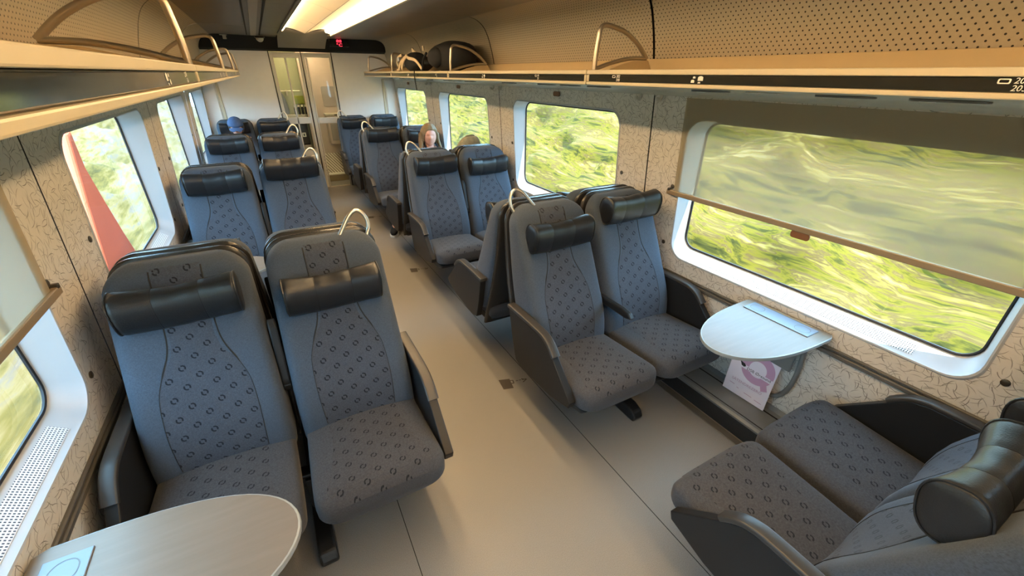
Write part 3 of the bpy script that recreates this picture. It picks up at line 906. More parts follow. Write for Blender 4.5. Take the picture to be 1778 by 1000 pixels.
    for y in icons:
        for dy, dz, w, h in ((0, 0.004, 0.012, 0.009), (0.035, -0.006, 0.008, 0.006), (0.03, 0.008, 0.006, 0.004), (0.004, -0.010, 0.006, 0.003)):
            x = s * (RX - 0.0008)
            me = mesh('icon', [(x, y + dy + a * w, 1.731 + dz + b * h) for a, b in ((-1, -.8), (1, -.8), (1, .6), (.4, 1), (-.4, 1), (-1, .6))], [tuple(range(6))])
            add('pictogram', me, 'letter_white', r)
    return r
build_rack(1)
build_rack(-1)

# ------------------------------------------------------------ seats
ZT = 1.13
FRONT = [(0.36, 0.415), (0.43, 0.412), (0.50, 0.400), (0.58, 0.375), (0.70, 0.318), (0.85, 0.250), (1.00, 0.185), (1.08, 0.152), (1.13, 0.128)]
REAR = [(0.28, 0.215), (0.36, 0.190), (0.50, 0.135), (0.65, 0.085), (0.80, 0.050), (1.00, 0.024), (1.13, 0.012)]
def hw_back(z, zt=ZT, base=0.0):
    w = interp([(0.3, 0.238), (0.6, 0.236), (0.9, 0.228), (1.15, 0.222)], z) + base
    r = 0.095
    t = z - (zt - r)
    if t > 0:
        w = w - r + math.sqrt(max(0.0, r * r - t * t))
    return w
def back_df(x, z):
    """front face depth of backrest at x,z"""
    w = hw_back(z)
    f = interp(FRONT, z); b = interp(REAR, z) + 0.030
    tz = z - (ZT - 0.04)
    if tz > 0: f = b + (f - b) * (0.35 + 0.65 * math.sqrt(max(0.0, 1 - (tz / 0.04) ** 2)))
    mid, half = (f + b) / 2, (f - b) / 2
    c = min(1.0, abs(x) / w) ** 2.5
    t = math.sqrt(max(0.0, 1 - c * c)) ** 0.4
    bol = 0.050 * interp([(0.3, 0.6), (0.55, 1.0), (0.85, 0.75), (1.02, 0.30), (1.12, 0.0)], z)
    return mid + half * t + bol * min(1.0, abs(x) / w) ** 2.6 * t
PANELW = [(0.36, 0.138), (0.45, 0.142), (0.58, 0.148), (0.70, 0.142), (0.77, 0.118), (0.83, 0.090), (0.88, 0.079), (1.00, 0.078), (1.15, 0.078)]
DF = 0.845
def cush(x, d):
    w = hw_cush(d)
    zt = interp([(0.15, 0.415), (0.40, 0.424), (0.62, 0.440), (0.78, 0.452), (DF, 0.448)], d)
    zb = interp([(0.15, 0.315), (0.6, 0.318), (0.76, 0.322), (DF, 0.345)], d)
    r = 0.060
    t = d - (DF - r)
    if t > 0: zt = zt - r + math.sqrt(max(0.0, r * r - t * t))
    mid, half = (zt + zb) / 2, (zt - zb) / 2
    c = min(1.0, abs(x) / w) ** 2.5
    tt = math.sqrt(max(0.0, 1 - c * c)) ** 0.4
    return mid + half * tt
def hw_cush(d):
    w = interp([(0.15, 0.222), (0.5, 0.232), (0.75, 0.236), (DF, 0.232)], d)
    r = 0.06
    t = d - (DF - r)
    if t > 0: w = w - r + math.sqrt(max(0.0, r * r - t * t)) * 1.0
    return w

SM = {}
def seat_meshes():
    def sup(n=40):
        out = []
        for k in range(n):
            a = 2 * PI * k / n
            c, s_ = math.cos(a), math.sin(a)
            out.append((math.copysign(abs(c) ** 0.4, c), math.copysign(abs(s_) ** 0.4, s_)))
        return out
    S = sup()
    zs = [0.37, 0.375, 0.40, 0.44, 0.5, 0.56, 0.62, 0.68, 0.74, 0.8, 0.86, 0.92, 0.98, 1.02, 1.045, 1.06, 1.08, 1.095, 1.107, 1.117, 1.124, 1.128, 1.1295]
    loops = []
    for z in zs:
        w = hw_back(z); b = interp(REAR, z) + 0.030
        l = []
        for cx, sy in S:
            x = cx * w * (0.9 if z < 0.372 else 1)
            if sy >= 0:
                d = back_df(cx * w, z); f = d
                mid0 = (interp(FRONT, z) + b) / 2
                d = f
            else:
                fc = back_df(0, z); mid = (fc + b) / 2
                d = mid + (b - mid) * (-sy)
            l.append(Vector((x, -d, z)))
        loops.append(l)
    SM['back'] = loft(loops, angle=2.0)
    # patterned strip, slightly proud
    pz = lin(0.425, 1.117, 40)
    us = lin(-1, 1, 13)
    def pf(u, z):
        x = u * interp(PANELW, z)
        return Vector((x, -(back_df(x, z) + 0.0025 * (1 - abs(u) ** 6)), z))
    SM['panel'] = grid(pf, us, pz, True, lambda u, z: (u * interp(PANELW, z) + 3.0, z * 1.12))
    # seams either side of the strip
    for q in (-1, 1):
        zz_ = lin(0.43, 1.11, 34)
        SM['seam%d' % q] = tube([pf(q * 1.0, z) + Vector((0, -0.0003, 0)) for z in zz_], [0.0012 if z < 0.78 else 0.0030 for z in zz_], 5)
    # horizontal stitch across the strip
    # cushion
    ds = [0.17, 0.18, 0.25, 0.35, 0.45, 0.55, 0.65, 0.72, 0.76, DF - .06, DF - .045, DF - .032, DF - .02, DF - .011, DF - .005, DF - .001]
    loops = []
    for d in ds:
        w = hw_cush(d); zb = interp([(0.15, 0.315), (0.6, 0.318), (0.76, 0.322), (DF, 0.345)], d)
        zc = cush(0, d); mid = (zc + zb) / 2
        l = []
        for cx, sy in S:
            z = cush(cx * w, d) if sy >= 0 else mid + (zb - mid) * (-sy)
            l.append(Vector((cx * w, -d, z)))
        loops.append(l)
    SM['cushion'] = loft(loops, angle=2.0)
    pd = lin(0.40, DF - 0.006, 26)
    cw = [(0.40, 0.140), (0.55, 0.140), (0.66, 0.155), (0.76, 0.185), (0.80, 0.185), (DF, 0.15)]
    def cf(u, d):
        x = u * interp(cw, d)
        return Vector((x, -d - 0.002 * max(0, (d - 0.78) / 0.06), cush(x, d) + 0.0022 * (1 - abs(u) ** 6)))
    SM['cpanel'] = grid(cf, lin(-1, 1, 13), pd, True, lambda u, d: (u * interp(cw, d) + 3.0, d))
    # shell
    loops = []
    zz = [0.27, 0.30, 0.4, 0.5, 0.6, 0.7, 0.8, 0.9, 1.0, 1.04, 1.06, 1.08, 1.10, 1.115, 1.127, 1.134, 1.137]
    for z in zz:
        w = hw_back(z, 1.138, 0.004); b = interp(REAR, z)
        l = []
        for cx, sy in sup(28):
            th = 0.014 if z < 1.13 else 0.009
            l.append(Vector((cx * w, -(b + 0.015 + sy * th), z)))
        loops.append(l)
    SM['shell'] = loft(loops, angle=1.2)
    # seat pan
    SM['pan'] = prism([(-0.20, 0.312), (-0.80, 0.318), (-0.77, 0.285), (-0.66, 0.255), (-0.24, 0.25)], -0.205, 0.205, 'x', 0.012)
    # aisle / wall side panels (depth, z)
    arm = [(-0.185, 0.606), (-0.50, 0.606), (-0.555, 0.592), (-0.60, 0.555), (-0.775, 0.385), (-0.765, 0.352), (-0.62, 0.312), (-0.34, 0.288), (-0.265, 0.31), (-0.22, 0.45)]
    SM['arm'] = prism(arm, -0.019, 0.019, 'x', 0.004)
    top = [Vector((0, -0.175, 0.613)), Vector((0, -0.30, 0.616)), Vector((0, -0.48, 0.616)), Vector((0, -0.540, 0.606)), Vector((0, -0.580, 0.584)), Vector((0, -0.620, 0.546))]
    pth = spline(top, 4)
    lp = []
    for i, p in enumerate(pth):
        a = pth[max(0, i - 1)]; b = pth[min(len(pth) - 1, i + 1)]
        t = (b - a).normalized(); nrm = Vector((0, t.z, -t.y)) * -1
        nrm = Vector((0, -t.z, t.y)) if Vector((0, -t.z, t.y)).z > 0 else Vector((0, t.z, -t.y))
        lp.append([p + Vector((1, 0, 0)) * q[0] + nrm * q[1] for q in rrect(0.023, 0.010, 0.006, 3)])
    SM['armpad'] = loft(lp)
    # fold armrest, down position (pivot at local origin)
    bar = [(0.02, 0.018), (-0.20, 0.022), (-0.262, 0.012), (-0.285, -0.012), (-0.25, -0.022), (-0.02, -0.024), (0.025, -0.012)]
    SM['fold'] = prism(bar, -0.016, 0.016, 'x', 0.007)
    SM['pivot'] = loft([[Vector((x, r * math.cos(a), r * math.sin(a))) for a in lin(0, 2 * PI * 11 / 12, 12)] for x, r in ((-0.016, 0.016), (-0.013, 0.02), (0.013, 0.02), (0.016, 0.016))])
    # headrest
    lp = []
    us = [-0.186, -0.185, -0.180, -0.165, -0.14, -0.10, -0.072, -0.068, -0.064, -0.03, 0.0, 0.03, 0.064, 0.068, 0.072, 0.10, 0.14, 0.165, 0.180, 0.185, 0.186]
    for u in us:
        k = abs(u) / 0.186
        ry = 0.048 + 0.012 * k ** 2; rz = 0.077 + 0.002 * k
        sh = 1.0
        if abs(u) > 0.1795: sh = 0.95
        if abs(u) > 0.1845: sh = 0.84
        if abs(u) > 0.1855: sh = 0.5
        if 0.0665 < abs(u) < 0.0695: sh = 0.985
        zc = 0.020 * k ** 2 + (0.004 if u > 0 else 0)
        l = []
        for a in lin(0, 2 * PI * 27 / 28, 28):
            c, s_ = math.cos(a), math.sin(a)
            l.append(Vector((u, -(math.copysign(abs(c) ** 0.75, c) * ry * sh + 0.010 * k ** 2), zc + math.copysign(abs(s_) ** 0.8, s_) * rz * sh)))
        lp.append(l)
    SM['head'] = loft(lp, angle=1.4)
    for q in (-1, 1):
        u = q * 0.068; k = 0.068 / 0.186
        l = []
        for a in lin(0, 2 * PI * 27 / 28, 28):
            c, s_ = math.cos(a), math.sin(a)
            l.append(Vector((u, -(math.copysign(abs(c) ** 0.75, c) * 0.0482 + 0.0013), 0.0027 + (0.004 if q > 0 else 0) + math.copysign(abs(s_) ** 0.8, s_) * 0.0762)))
        SM['hseam%d' % q] = tube(l, 0.0014, 5, True)
        u = q * 0.180
        l = []
        for a in lin(0, 2 * PI * 27 / 28, 28):
            c, s_ = math.cos(a), math.sin(a)
            l.append(Vector((u, -(math.copysign(abs(c) ** 0.75, c) * 0.0575 + 0.0095), 0.0188 + (0.004 if q > 0 else 0) + math.copysign(abs(s_) ** 0.8, s_) * 0.0755)))
        SM['hpipe%d' % q] = tube(l, 0.0030, 5, True)
    # grab loop, for an aisle at +x (and mirrored)
    for q in (-1, 1):
        p = [(0.075, -0.085, 1.122), (0.100, -0.070, 1.157), (0.128, -0.055, 1.192), (0.158, -0.042, 1.210), (0.185, -0.042, 1.200), (0.202, -0.050, 1.168), (0.203, -0.060, 1.132), (0.190, -0.068, 1.097)]
        SM['loop%d' % q] = tube(spline([Vector((q * a, b, c)) for a, b, c in p], 5), 0.0085, 8)
        SM['lug%d' % q] = tube([Vector((q * 0.155, -0.078, 1.110)), Vector((q * 0.19, -0.070, 1.100)), Vector((q * 0.205, -0.060, 1.132))], 0.010, 8)
seat_meshes()

ORD = {3: 'nearest', 2: 'second', 1: 'third', 0: 'fourth', -1: 'fifth'}
def seat(side, k, facing, pos, hr=0.985, arm_down=False, tilt=0.0):
    """side +1 right, k row index, facing -1 toward the camera end / +1 toward the end door"""
    x = side * (0.567 if pos == 'aisle' else 1.070)
    y = ROW[k + 1]
    rot = 0.0 if facing < 0 else PI
    a = -side if facing < 0 else side           # local sign of the aisle side
    sd = 'backpack rack side' if side > 0 else "blue-cap person's side"
    if facing < 0:
        lab = 'patterned grey %s seat, back toward end door, %s row from it, %s' % (pos, ORD[k], sd)
    else:
        lab = 'patterned grey %s seat facing end door, %s row from it, %s' % (pos, ORD[k], sd)
    t = thing('train_seat', lab, 'seat', (x, y, 0), rot, 'grey double seats along the aisle')
    b = add('backrest', SM['back'], 'fabric_plain', t)
    p = add('ring_panel', SM['panel'], 'fabric_rings', b)
    add('seam', SM['seam1'], 'seam_black', b); add('seam', SM['seam-1'], 'seam_black', b)
    c = add('cushion', SM['cushion'], 'fabric_seat_plain', t)
    add('ring_panel', SM['cpanel'], 'fabric_cushion', c)
    add('back_shell', SM['shell'], 'shell_grey', t)
    add('seat_pan', SM['pan'], 'under_dark', t)
    sl = 0.42
    h = add('headrest', SM['head'], 'leather_black', t, (0, -(back_df(0, hr) + 0.030), hr), (sl * 0.55, tilt, 0))
    for q in (-1, 1):
        add('stitching', SM['hseam%d' % q], 'seam_black', h)
        add('piping', SM['hpipe%d' % q], 'leather_black', h)
    if pos == 'aisle':
        ar = add('arm_panel', SM['arm'], 'arm_plastic', t, (a * 0.262, 0, 0))
        add('arm_pad', SM['armpad'], 'arm_pad', ar)
        fo = add('fold_armrest', SM['fold'], 'arm_plastic', t, (-a * 0.2515, -0.30, 0.60), (0, 0, 0) if arm_down else (-(PI / 2 + 0.33), 0, 0))
        add('pivot', SM['pivot'], 'black_metal', fo)
        if facing < 0:
            lp = add('grab_loop', SM['loop%d' % (1 if a > 0 else -1)], 'steel', t)
            add('loop_mount', SM['lug%d' % (1 if a > 0 else -1)], 'steel', lp)
    else:
        ar = add('arm_panel', SM['arm'], 'arm_plastic', t, (-a * 0.262, 0, 0.022))
        add('arm_pad', SM['armpad'], 'arm_pad', ar)
    return t

HR = {(-1, 0, 'aisle'): (0.945, 0.0), (-1, 0, 'window'): (1.00, 0.0), (1, 0, 'aisle'): (0.985, 0.0), (1, 0, 'window'): (1.055, 0.0),
      (-1, 1, 'aisle'): (1.085, 0.0), (-1, 1, 'window'): (1.03, 0.0), (1, 1, 'aisle'): (1.015, 0.0), (1, 1, 'window'): (0.975, 0.0),
      (-1, 2, 'aisle'): (1.03, 0.0), (-1, 2, 'window'): (1.03, 0.0), (1, 2, 'aisle'): (1.055, 0.0), (1, 2, 'window'): (1.02, 0)}
for k in range(4):
    for side in (-1, 1):
        for pos in ('aisle', 'window'):
            hr, tl = HR.get((side, k, pos), (1.02, 0.0))
            seat(side, k, -1, pos, hr, arm_down=(side == 1 and k == 0), tilt=tl)
            if k < 3:
                seat(side, k, 1, pos, 0.98)
for pos in ('aisle', 'window'):
    seat(1, -1, 1, pos, 0.93)

def build_pedestal(side, k):
    sd = 'backpack rack side' if side > 0 else "blue-cap person's side"
    lab = 'black floor pedestal under double seats, %s row from end door, %s' % (ORD[k], sd)
    y = ROW[k + 1]
    t = thing('seat_pedestal', lab, 'pedestal', (side * 0.815, y, 0), 0, 'black seat pedestals')
    f0 = -0.735 if k >= 0 else -0.30
    f1 = 0.735 if k < 3 else 0.04
    add('floor_beam', prism([(f0, 0.004), (f0 - 0.012, 0.03), (f0 + 0.01, 0.065), (f0 + 0.06, 0.085), (f1 - 0.06 if f1 > 0.1 else f1, 0.085), (f1 - 0.01 if f1 > 0.1 else f1, 0.065), (f1 + 0.012 if f1 > 0.1 else f1, 0.03), (f1, 0.004)], -0.034, 0.034, 'x', 0.010), 'black_metal', t)
    cols = [-0.45] * (k >= 0) + [0.45] * (k < 3)
    for c in cols:
        sg = 1 if c > 0 else -1
        add('leg', prism([(c - 0.06, 0.085), (c + 0.06, 0.085), (c + 0.045, 0.235), (c - 0.045, 0.235)], -0.028, 0.028, 'x', 0.006), 'black_metal', t)
        for z, dx in ((0.242, 0.0),):
            add('cross_beam', box(-0.44, 0.44, c - 0.03, c + 0.03, 0.232, 0.252, 0.006), 'black_metal', t)
for side in (-1, 1):
    for k in range(4): build_pedestal(side, k)
build_pedestal(1, -1)

# ------------------------------------------------------------ tables
def build_table(side, i, lab):
    yc = 0.875 + 1.93 * i
    ax = side
    t = thing('wall_table', lab, 'table', (side * 1.385, yc, 0.0), 0.0, 'wall tables between facing seats')
    L, hy = 0.575, 0.205
    if side < 0: hy = 0.215
    # outline in (x toward aisle positive, y)
    out = []
    for k in range(33):
        a = -PI / 2 + PI * k / 32
        out.append((0.03 + (L - 0.03) * abs(math.cos(a)) ** 0.72, hy * math.sin(a) * (1.0 if True else 1)))
    out = [(0.0, -hy * 0.93)] + out + [(0.0, hy * 0.93)]
    P = [(-side * a, b) for a, b in out]
    top = add('tabletop', prism([(a * 0.992, b * 0.988) for a, b in P], 0.684, 0.7005, 'z'), 'table_laminate', t)
    # rounded metal edging
    add('edge_trim', loft([[Vector((a * k, b * j, z)) for a, b in P] for k, j, z in ((0.991, 0.987, 0.683), (1.0, 1.0, 0.684), (1.003, 1.005, 0.692), (1.0, 1.0, 0.700), (0.991, 0.987, 0.7008))], cap=False), 'table_edge', t)
    # hinge plate with two oval recesses
    pl = add('hinge_plate', box(min(-side * 0.03, -side * 0.125), max(-side * 0.03, -side * 0.125), -0.148, 0.168, 0.7006, 0.7045, 0.0015, 1), 'plate_grey', t)
    for dy in (-0.10, 0.12):
        me = ring([[Vector((-side * 0.078 + q[0], dy + q[1], 0.7050)) for q in LL] for LL in (rrect(0.030, 0.034, 0.0295, 6), rrect(0.0275, 0.0315, 0.027, 6))])
        add('oval_mark', me, 'rail_grey', pl)
    add('hinge_slot', box(min(-side * 0.012, -side * 0.026), max(-side * 0.012, -side * 0.026), -0.11, 0.13, 0.7004, 0.7030), 'step_brown', t)
    # bent tube bracket
    for dy in (-0.115, 0.195 - 0.0):
        if dy > 0: dy = 0.16
        p = [Vector((-side * 0.20, dy, 0.672)), Vector((-side * 0.09, dy, 0.665)), Vector((-side * 0.02, dy, 0.62)), Vector((side * 0.0, dy, 0.52)), Vector((side * 0.004, dy, 0.40)), Vector((side * 0.006, dy * 0.85, 0.30)), Vector((side * 0.007, dy * 0.5, 0.235)), Vector((side * 0.007, 0.02, 0.22))]
        add('bracket', tube(spline(p, 4), 0.012, 8), 'heater_grey', t)
    add('bracket_plate', box(min(-side * 0.004, -side * 0.018), max(-side * 0.004, -side * 0.018), -0.09, 0.12, 0.42, 0.596, 0.004, 1), 'heater_grey', t)
    return t
TL = {(1, 0): 'pale rounded wall table above the standing paper notice', (-1, 0): 'light wooden oval wall table beside the half lowered blind',
      (1, 1): 'rounded wall table behind the third row from end door, backpack rack side', (-1, 1): "rounded wall table behind the fourth row from end door, blue-cap person's side",
      (1, 2): 'rounded wall table before the blonde person', (-1, 2): "rounded wall table of the middle bay, blue-cap person's side",
      (1, 3): 'rounded wall table closest to end door, backpack rack side', (-1, 3): 'rounded wall table before the person in the blue cap'}
TL[(1, 1)] = 'rounded wall table behind the fourth row from end door, backpack rack side'
for (sd, i), lab in TL.items(): build_table(sd, i, lab)

def build_notice():
    t = thing('paper_notice', 'white paper notice with a large pink letter Q leaning under the table', 'notice', (1.338, 0.945, 0.142))
    # local frame: sheet upright leaning to wall; u along -y (reading direction), v up
    wv, hv = 0.240, 0.335
    lean = 0.035
    def P(u, v, off=0.0):
        ang = -0.10
        return Vector((u * 0.04 + lean * v / hv - off, -u, v))
    vs = lin(0, hv, 6); us = lin(-wv / 2, wv / 2, 5)
    front = [[P(u, v) + Vector((-0.006 * math.sin(PI * (v / hv)), 0, 0)) for u in us] for v in vs]
    verts = [p for r in front for p in r] + [p + Vector((0.0015, 0, 0)) for r in front for p in r]
    n = len(us); m = len(vs); faces = []
    for j in range(m - 1):
        for i in range(n - 1):
            a = (j * n + i, j * n + i + 1, (j + 1) * n + i + 1, (j + 1) * n + i)
            faces.append(a); faces.append(tuple(q + n * m for q in reversed(a)))
    add('sheet', mesh('sheet', verts, faces), 'paper_white', t)
    def flat(pts, off=0.0016):
        return [P(u, v, off + 0.006 * math.sin(PI * v / hv)) for u, v in pts]
    # Q ring with tail
    cx, cy = 0.025, 0.205
    a = [(cx + 0.088 * math.cos(q), cy + 0.088 * math.sin(q)) for q in lin(0, 2 * PI, 41)[:-1]]
    b = [(cx + 0.046 * math.cos(q), cy + 0.046 * math.sin(q)) for q in lin(0, 2 * PI, 41)[:-1]]
    mid = [((p[0] + q[0]) / 2, (p[1] + q[1]) / 2) for p, q in zip(a, b)]
    add('letter_q', ring([flat(a), flat(mid), flat(b)]), 'ink_pink', t)
    add('letter_q_tail', mesh('tail', flat([(0.055, 0.150), (0.085, 0.165), (0.105, 0.115), (0.075, 0.100)], 0.0019), [(0, 1, 2, 3)]), 'ink_pink', t)
    add('white_bar', mesh('bar', flat([(-0.085, 0.200), (0.115, 0.190), (0.115, 0.166), (-0.085, 0.178)], 0.0024), [(0, 1, 2, 3)]), 'paper_white', t)
    add('bird_mark', mesh('bird', flat([(-0.085, 0.222), (-0.062, 0.207), (-0.045, 0.203), (-0.035, 0.192), (-0.045, 0.183), (-0.060, 0.187), (-0.066, 0.198)], 0.0028), [tuple(range(7))]), 'ink_black', t)
    def txt(s, u, v, size, mat, name):
        me = text_mesh(s, size, 0.0)
        for vert in me.vertices:
            x, y = vert.co.x, vert.co.y
            vert.co = P(u + x, v + y, 0.0030 + 0.006 * math.sin(PI * min(1, (v + y) / hv)))
        add(name, me, mat, t)
    txt('DSB Øresund', -0.028, 0.176, 0.0235, 'ink_black', 'printed_line')
    txt('SÄTENDREZERO', -0.085, 0.082, 0.0230, 'ink_pale', 'printed_line')
    for u, v, w in ((-0.09, 0.060, 0.03), (-0.045, 0.048, 0.012), (0.0, 0.040, 0.045), (0.06, 0.034, 0.04)):
        add('fine_print', mesh('fp', flat([(u, v), (u + w, v - 0.002), (u + w, v - 0.006), (u, v - 0.004)]), [(0, 1, 2, 3)]), 'ink_pale', t)
build_notice()

# ------------------------------------------------------------ luggage on the rack
def blob(fn, nu=22, nv=14):
    loops = []
    for j in range(nv):
        v = -PI / 2 + PI * (j + 0.15) / (nv - 0.7)
        loops.append([fn(2 * PI * k / nu, v) for k in range(nu)])
    return loft(loops, angle=2.2)

def build_bags():
    # round black backpack
    t = thing('backpack', 'big round black backpack lying on the luggage rack', 'backpack', (1.04, 4.285, 1.759))
    def f(a, v):
        c = math.cos(v)
        x = 0.165 * math.copysign(abs(c * math.cos(a)) ** 0.8, math.cos(a))
        y = 0.40 * math.copysign(abs(c) ** 0.85 * abs(math.sin(a)) ** 0.85, math.sin(a))
        z = 0.13 + 0.128 * math.copysign(abs(math.sin(v)) ** 0.75, math.sin(v))
        n = noise.noise(Vector((x * 6, y * 5, z * 6))) * 0.012
        return Vector((x, y, max(0.001, z + n)))
    add('body', blob(f), 'cloth_black', t)
    add('front_pocket', blob(lambda a, v: Vector((-0.145 - 0.03 * max(0, math.cos(v)) * abs(math.cos(a)), 0.05 + 0.19 * math.cos(v) * math.sin(a), 0.125 + 0.085 * math.sin(v))) + Vector((0.03 * math.cos(a) * math.cos(v), 0, 0)), 16, 8), 'cloth_black', t)
    add('strap', tube(spline([Vector((-0.155, 0.30, 0.17)), Vector((-0.17, 0.37, 0.11)), Vector((-0.172, 0.40, 0.03)), Vector((-0.175, 0.42, 0.014))], 5), 0.012, 6), 'cloth_black', t)
    add('buckle', box(-0.165, -0.145, 0.375, 0.40, 0.19, 0.235, 0.005), 'strap_beige', t)
    # smaller bag with beige straps
    t = thing('day_bag', 'small dark bag with beige straps heaped beside the round backpack on the rack', 'bag', (1.0, 5.19, 1.759))
    def f2(a, v):
        c = math.cos(v)
        x = 0.13 * c * math.cos(a); y = 0.42 * c * math.sin(a)
        z = 0.085 + 0.085 * math.copysign(abs(math.sin(v)) ** 0.8, math.sin(v)) * (0.8 + 0.4 * math.sin(y * 9 + 1.0))
        return Vector((x, y, max(0.001, z)))
    add('body', blob(f2), 'cloth_black', t)
    add('top_flap', blob(lambda a, v: Vector((0.0 + 0.10 * math.cos(v) * math.cos(a), 0.12 + 0.16 * math.cos(v) * math.sin(a), 0.155 + 0.05 * math.sin(v))), 16, 8), 'cloth_black', t)
    S = [[(-0.10, -0.40, 0.02), (-0.12, -0.25, 0.11), (-0.13, -0.05, 0.135), (-0.12, 0.05, 0.15)],
         [(-0.12, 0.05, 0.17), (-0.145, 0.12, 0.12), (-0.15, 0.20, 0.05), (-0.14, 0.22, 0.016)],
         [(-0.11, 0.18, 0.15), (-0.14, 0.27, 0.09), (-0.15, 0.33, 0.025)],
         [(-0.09, 0.36, 0.18), (-0.12, 0.43, 0.15), (-0.125, 0.47, 0.10), (-0.12, 0.45, 0.06)],
         [(0.0, 0.10, 0.19), (-0.02, 0.16, 0.23), (0.0, 0.20, 0.235), (0.01, 0.22, 0.20)]]
    for p in S:
        add('strap', tube(spline([Vector(q) for q in p], 5), 0.017, 6, False, 0.5), 'strap_beige', t)
    add('buckle', box(-0.15, -0.12, 0.33, 0.39, 0.11, 0.155, 0.008), 'buckle_silver', t)
    add('toggle', blob(lambda a, v: Vector((-0.13 + 0.018 * math.cos(v) * math.cos(a), 0.44 + 0.035 * math.cos(v) * math.sin(a), 0.020 + 0.018 * math.sin(v))), 10, 6), 'strap_beige', t)
    # long strap hanging over the rack edge
    add('hanging_strap', tube(spline([Vector((-0.15, -0.34, 0.03)), Vector((-0.175, -0.36, 0.022)), Vector((-0.182, -0.36, -0.03)), Vector((-0.180, -0.37, -0.10)), Vector((-0.178, -0.39, -0.17))], 5), 0.005, 6), 'cloth_black', t)
    # khaki backpack propped on the window seat of the third row
    t = thing('khaki_backpack', 'khaki fabric backpack showing above the third row window seat', 'backpack', (1.125, 4.37, 0.455), 0.1)
    def f3(a, v):
        c = math.cos(v)
        x = 0.165 * math.copysign(abs(c * math.cos(a)) ** 0.75, math.cos(a))
        y = 0.10 * math.copysign(abs(c * math.sin(a)) ** 0.8, math.sin(a)) 
        z = 0.36 + 0.36 * math.copysign(abs(math.sin(v)) ** 0.7, math.sin(v))
        y += -0.20 * (z / 0.72)
        n = noise.noise(Vector((x * 9, y * 9, z * 9))) * 0.014
        return Vector((x + n, y, max(0.001, z + n)))
    add('body', blob(f3, 26, 18), 'khaki', t)
    add('carry_loop', tube(spline([Vector((-0.05, -0.19, 0.70)), Vector((-0.04, -0.20, 0.725)), Vector((0.04, -0.20, 0.725)), Vector((0.05, -0.19, 0.70))], 4), 0.010, 6), 'khaki', t)
    add('pocket', blob(lambda a, v: Vector((0.12 * math.cos(v) * math.cos(a), 0.055 + 0.045 * math.cos(v) * math.sin(a), 0.22 + 0.14 * math.sin(v))), 16, 8), 'khaki', t)
build_bags()

# ------------------------------------------------------------ people
def skin_body(joints, edges, sub=2):
    """joints name->(co, radius); first joint is the root"""
    names = list(joints)
    me = bpy.data.meshes.new('sk')
    me.from_pydata([joints[n][0] for n in names], [(names.index(a), names.index(b)) for a, b in edges], [])
    o = bpy.data.objects.new('sk', me)
    COL.objects.link(o)
    o.modifiers.new('s', 'SKIN')
    for i, n in enumerate(names):
        sv = me.skin_vertices[0].data[i]
        r = joints[n][1]
        sv.radius = (r, r) if not isinstance(r, tuple) else r
        sv.use_root = (i == 0)
    md = o.modifiers.new('u', 'SUBSURF'); md.levels = sub; md.render_levels = sub
    dg = bpy.context.evaluated_depsgraph_get()
    out = bpy.data.meshes.new_from_object(o.evaluated_get(dg))
    for p in out.polygons: p.use_smooth = True
    bpy.data.objects.remove(o)
    return out

def head_mesh(c, down=0.0, yaw=0.0, sc=1.0):
    """head facing -y with brow, nose, lips and chin; c = centre"""
    def f(a, v):
        cv, sv = math.cos(v), math.sin(v)
        x = 0.074 * cv * math.sin(a)
        y = -0.095 * cv * math.cos(a)
        z = 0.115 * sv
        if sv < 0: x *= 1 - 0.22 * sv * sv; 
        fr = max(0, math.cos(a)) ** 6
        nose = math.exp(-((z + 0.012) / 0.020) ** 2) * max(0, math.cos(a)) ** 40 * 0.024
        brow = math.exp(-((z - 0.028) / 0.012) ** 2) * fr * 0.006
        eye = -math.exp(-((z - 0.012) / 0.011) ** 2) * math.exp(-((abs(a if a < PI else a - 2 * PI) - 0.42) / 0.17) ** 2) * 0.008
        lip = math.exp(-((z + 0.050) / 0.009) ** 2) * max(0, math.cos(a)) ** 14 * 0.006
        chin = math.exp(-((z + 0.088) / 0.018) ** 2) * fr * 0.016
        y -= nose + brow + eye + lip + chin
        return Vector((x, y, z))
    me = blob(f, 48, 36)
    R = Matrix.Rotation(yaw, 4, 'Z') @ Matrix.Rotation(down, 4, 'X')
    me.transform(Matrix.Translation(c) @ R @ Matrix.Scale(sc, 4))
    return me

def join(meshes):
    bm = bmesh.new()
    for m in meshes: bm.from_mesh(m)
    me = bpy.data.meshes.new('joined')
    bm.to_mesh(me); bm.free()
    for p in me.polygons: p.use_smooth = True
    return me

